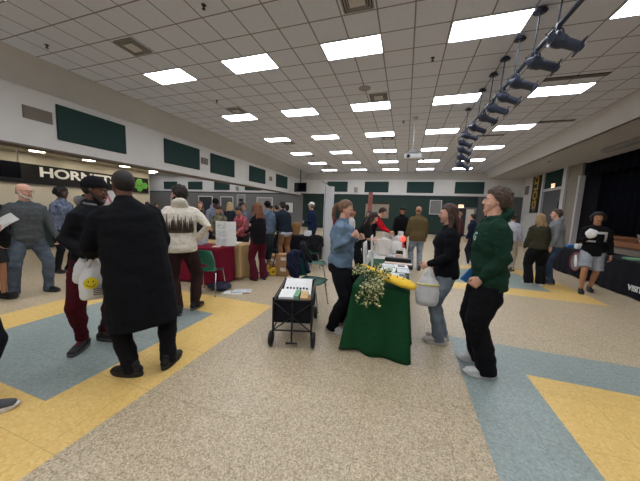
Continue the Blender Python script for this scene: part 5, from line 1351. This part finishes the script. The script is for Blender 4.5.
person('woman in camouflage jacket looking down at papers behind the maroon cloth', (-4.42, 5.40), -150, H=1.62, fem=True, lean=10, skin='tan', vox=.017, hair=('bun', (44, 30, 24)), look=(0, -32), top=dict(kind='jacket', name='camouflage_jacket', col=(104, 100, 80), mat='camo'), pants=dict(col=(40, 40, 40)), hands=[(-4.15, 5.1, 1.02), (-4.4, 5.05, 1.02)])
person('man in grey-blue hoodie and black cap with head bowed, left crowd', (-5.25, 6.15), -120, H=1.80, lean=12, skin='brown', hair=('buzz', (20, 18, 18)), hat=('cap', (18, 18, 20)), look=(0, -26), top=dict(kind='hoodie', name='grey_blue_hoodie', col=(120, 128, 142)), pants=dict(col=(30, 30, 34)))
person('fair-haired person just right of the cream hoodie shoulder', (-6.0, 6.45), -140, H=1.70, fem=True, skin='light', hair=('long', (120, 88, 60)), top=dict(kind='sweater', col=(40, 40, 48)), pants=dict(col=(30, 30, 34)))
person('long blonde-haired woman turned away in the left crowd', (-5.75, 7.5), 20, H=1.74, fem=True, skin='light', hair=('wavy', (176, 150, 104)), top=dict(kind='jacket', col=(40, 42, 48)), pants=dict(col=(30, 30, 34)))
person('dark-haired person in grey jacket, between the trifold board and the blonde woman', (-4.95, 7.0), -100, H=1.72, skin='tan', lean=10, hair=('curly', (22, 20, 20)), top=dict(kind='jacket', name='grey_jacket', col=(92, 96, 108)), pants=dict(col=(30, 30, 34)))
person('man in navy shirt and white cap facing left, before the far grey wall', (-3.02, 8.45), 80, H=1.84, b=1.12, skin='light', hair=('short', (120, 110, 100)), hat=('cap', (215, 212, 205)), top=dict(kind='shirt', name='navy_shirt', col=(30, 40, 68), loose=1.3), pants=dict(col=(44, 56, 78), mat='denim'), hands=[(-3.3, 8.35, 1.15), None])
person('grey-haired person showing between the white boards and the denim-shirted woman', (-2.40, 8.9), 150, H=1.64, fem=True, skin='light', hair=('short', (186, 170, 140)), top=dict(kind='sweater', col=(110, 50, 50)), pants=dict(col=(40, 40, 46)))
# right group
person('woman with long wavy blonde hair, olive sweater, black skirt-like trousers and white shoes', (3.06, 7.38), 5, H=1.70, fem=True, b=1.12, skin='light', vox=.017, hair=('wavy', (150, 122, 84)), top=dict(kind='sweater', name='olive_sweater', col=(56, 54, 40), hem=-.06, loose=1.3), pants=dict(col=(20, 20, 22), loose=1.5, flare=1.3), shoe=dict(col=(210, 208, 204), sole=(214, 212, 208)), feet=[(2.92, 7.3, 15), (3.17, 7.34, -8)])
person('man in grey jacket and blue jeans facing left beside the olive sweater woman', (3.52, 7.65), 72, H=1.82, b=1.1, skin='light', vox=.017, hair=('short', (70, 52, 40)), look=(10, 0), top=dict(kind='hoodie', name='grey_jacket', col=(122, 124, 126), loose=1.3), pants=dict(col=(58, 72, 94), mat='denim', loose=1.1), shoe=dict(col=(24, 24, 30), sole=(120, 120, 120)), feet=[(3.45, 7.55, 85), (3.55, 7.78, 70)])
person('person in light shirt and khaki trousers left of the olive sweater woman', (3.02, 9.0), -30, H=1.70, skin='light', hair=('short', (66, 48, 36)), top=dict(kind='shirt', name='light_shirt', col=(176, 178, 186), loose=1.3), pants=dict(col=(168, 158, 142)), shoe=dict(col=(60, 50, 46)))
person('dark curly-haired young man in black sweater and pale shorts walking towards us', (3.90, 7.08), 160, H=1.78, b=1.06, skin='tan', vox=.013, lean=3, hair=('curly', (26, 20, 18)), look=(-6, 2), feet=[(4.06, 7.28, 165), (3.76, 7.0, 160)], hands=[None, (3.66, 6.80, 1.24)],
    top=dict(kind='sweater', name='black_print_sweater', col=(18, 18, 20), hem=-.08, loose=1.2), pants=dict(col=(150, 154, 162), short=1, loose=1.12), shoe=dict(col=(24, 24, 26), sole=(40, 40, 40)), curl=(25, 60))
_ = bpy.data.objects[[o.name for o in bpy.data.objects if o.name.startswith('black_print_sweater')][0]]
tree = BVHTree.FromPolygons([v.co.copy() for v in _.data.vertices], [tuple(p.vertices) for p in _.data.polygons])
bm = B()
def pq(x0, x1, z0, z1):
    P_ = []
    for x, z in ((x0, z0), (x1, z0), (x1, z1), (x0, z1)):
        h = tree.ray_cast(V((x, 1, z)), V((0, -1, 0))); P_.append(V((x, (h[0].y if h[0] is not None else .14)+.006, z)))
    bm.faces.new([bm.verts.new(p) for p in P_])
for i in range(6): pq(-.16+.03*i, -.13+.03*i, 1.30, 1.35); pq(.0+.025*i, .025+.025*i, 1.12, 1.16)
for i in range(4): pq(-.16, -.12, 1.14+.04*i, 1.18+.04*i)
bmesh.ops.solidify(bm, geom=bm.faces[:], thickness=.001); obj('white_print', bm, 'wprint', _)
me = remesh((lambda bm: (ell(bm, (0, 0, 0), (.09, .06, .10)), ell(bm, (.06, .02, .03), (.07, .05, .05)), bm)[-1])(B()), .012, 2); wrinkle(me, .014, (12, 12, 12))
tag(obj('white_plush', me, 'paper', loc=(3.64, 6.73, 1.31), smooth=True), 'crumpled white cloth bundle held at the chest of the man in shorts', 'cloth')
person('dark-haired girl in navy jacket and white shoes, beyond the green hoodie man', (2.15, 9.5), 60, H=1.66, fem=True, skin='light', vox=.017, hair=('bun', (46, 32, 28)), top=dict(kind='jacket', name='navy_jacket', col=(26, 32, 50)), pants=dict(col=(30, 34, 44)), shoe=dict(col=(210, 208, 206), sole=(214, 212, 208)))
person('fair-haired person beyond the navy jacket girl near the far doorway', (2.05, 11.2), 100, H=1.74, skin='light', hair=('short', (150, 110, 80)), top=dict(kind='sweater', col=(84, 50, 54)), pants=dict(col=(40, 40, 44)))
person('tall man in black coat partly hidden by the green hoodie man', (2.62, 9.7), 100, H=1.86, skin='light', hair=('short', (30, 24, 20)), top=dict(kind='coat', name='black_coat', col=(18, 18, 22), hemz=.75), pants=dict(col=(22, 22, 26)))
# left background
person('person in dark coat with patterned front standing just behind the bald man', (-7.05, 3.55), -70, H=1.84, skin='dark', vox=.018, hair=('curly', (20, 18, 18)), top=dict(kind='jacket', name='patterned_jacket', col=(96, 104, 122), mat='camo'), pants=dict(col=(28, 28, 32)))
person('person in black further back, right of the bald man', (-8.0, 4.55), -95, H=1.74, skin='brown', hair=('short', (26, 22, 20)), top=dict(kind='jacket', col=(24, 24, 28)), pants=dict(col=(28, 28, 32)))
person('person in black far behind the puffer jacket man, by the counter', (-9.2, 5.3), -80, H=1.74, skin='tan', hair=('short', (30, 24, 22)), top=dict(kind='sweater', col=(30, 30, 34)), pants=dict(col=(28, 28, 32)))
spots = [(-10.6, 8.7, 1.62, 'left of the cream hoodie, lower head', (56, 40, 34), 'long'), (-11.3, 8.9, 1.66, 'between overcoat shoulder and cream hoodie', (40, 30, 26), 'short'), (-8.6, 10.2, 1.70, 'far behind the grey-blue hoodie man', (34, 26, 22), 'short'), (-7.3, 10.6, 1.72, 'far behind the blonde woman', (60, 46, 36), 'short'), (-6.2, 9.8, 1.68, 'far behind the trifold board', (90, 62, 44), 'long'), (-5.0, 9.6, 1.72, 'far behind the auburn-haired woman', (30, 26, 24), 'short'), (-6.9, 12.5, 1.74, 'farthest, under the beam end', (40, 34, 30), 'short')]
for x, y, h, d, hc, st_ in spots:
    person('small distant person standing '+d, (x, y), random.uniform(-150, 150), H=h, fem=st_ == 'long', skin=random.choice(['light', 'tan', 'brown']), vox=.024, hair=(st_, hc), top=dict(kind='sweater', col=random.choice([(40, 44, 58), (74, 60, 60), (30, 30, 32), (90, 92, 98)])), pants=dict(col=(36, 38, 44)), group='distant people in the crowd')
# poster held / easel by the recess
t = thing('poster_easel', 'white poster with a pink letter shape on an easel behind the bald man', 'poster', (-9.6, 6.15, 0), math.radians(60))
bm = B(); box(bm, (-.32, -.01, 1.25), (.32, .01, 1.95)); obj('poster_panel', bm, 'paper', t)
bm = B()
for a, b_ in (((-.3, .0, 0), (-.05, .02, 1.97)), ((.3, .0, 0), (.05, .02, 1.97)), ((0, .5, 0), (0, .04, 1.97))): loft(bm, [a, b_], [.014]*2, n=6)
obj('easel_leg', bm, 'blackp', t)
bm = B()
for a, b_ in (((-.15, -.016, 1.4), (0, -.016, 1.8)), ((.15, -.016, 1.4), (0, -.016, 1.8)), ((-.09, -.016, 1.53), (.09, -.016, 1.53))): loft(bm, [a, b_], [(.03, .004)]*2, ref=V((1, 0, 0)), n=6)
obj('letter_mark', bm, mat('pink_print', (196, 120, 140), rough=.7), t)
# overcoat etc: nothing else
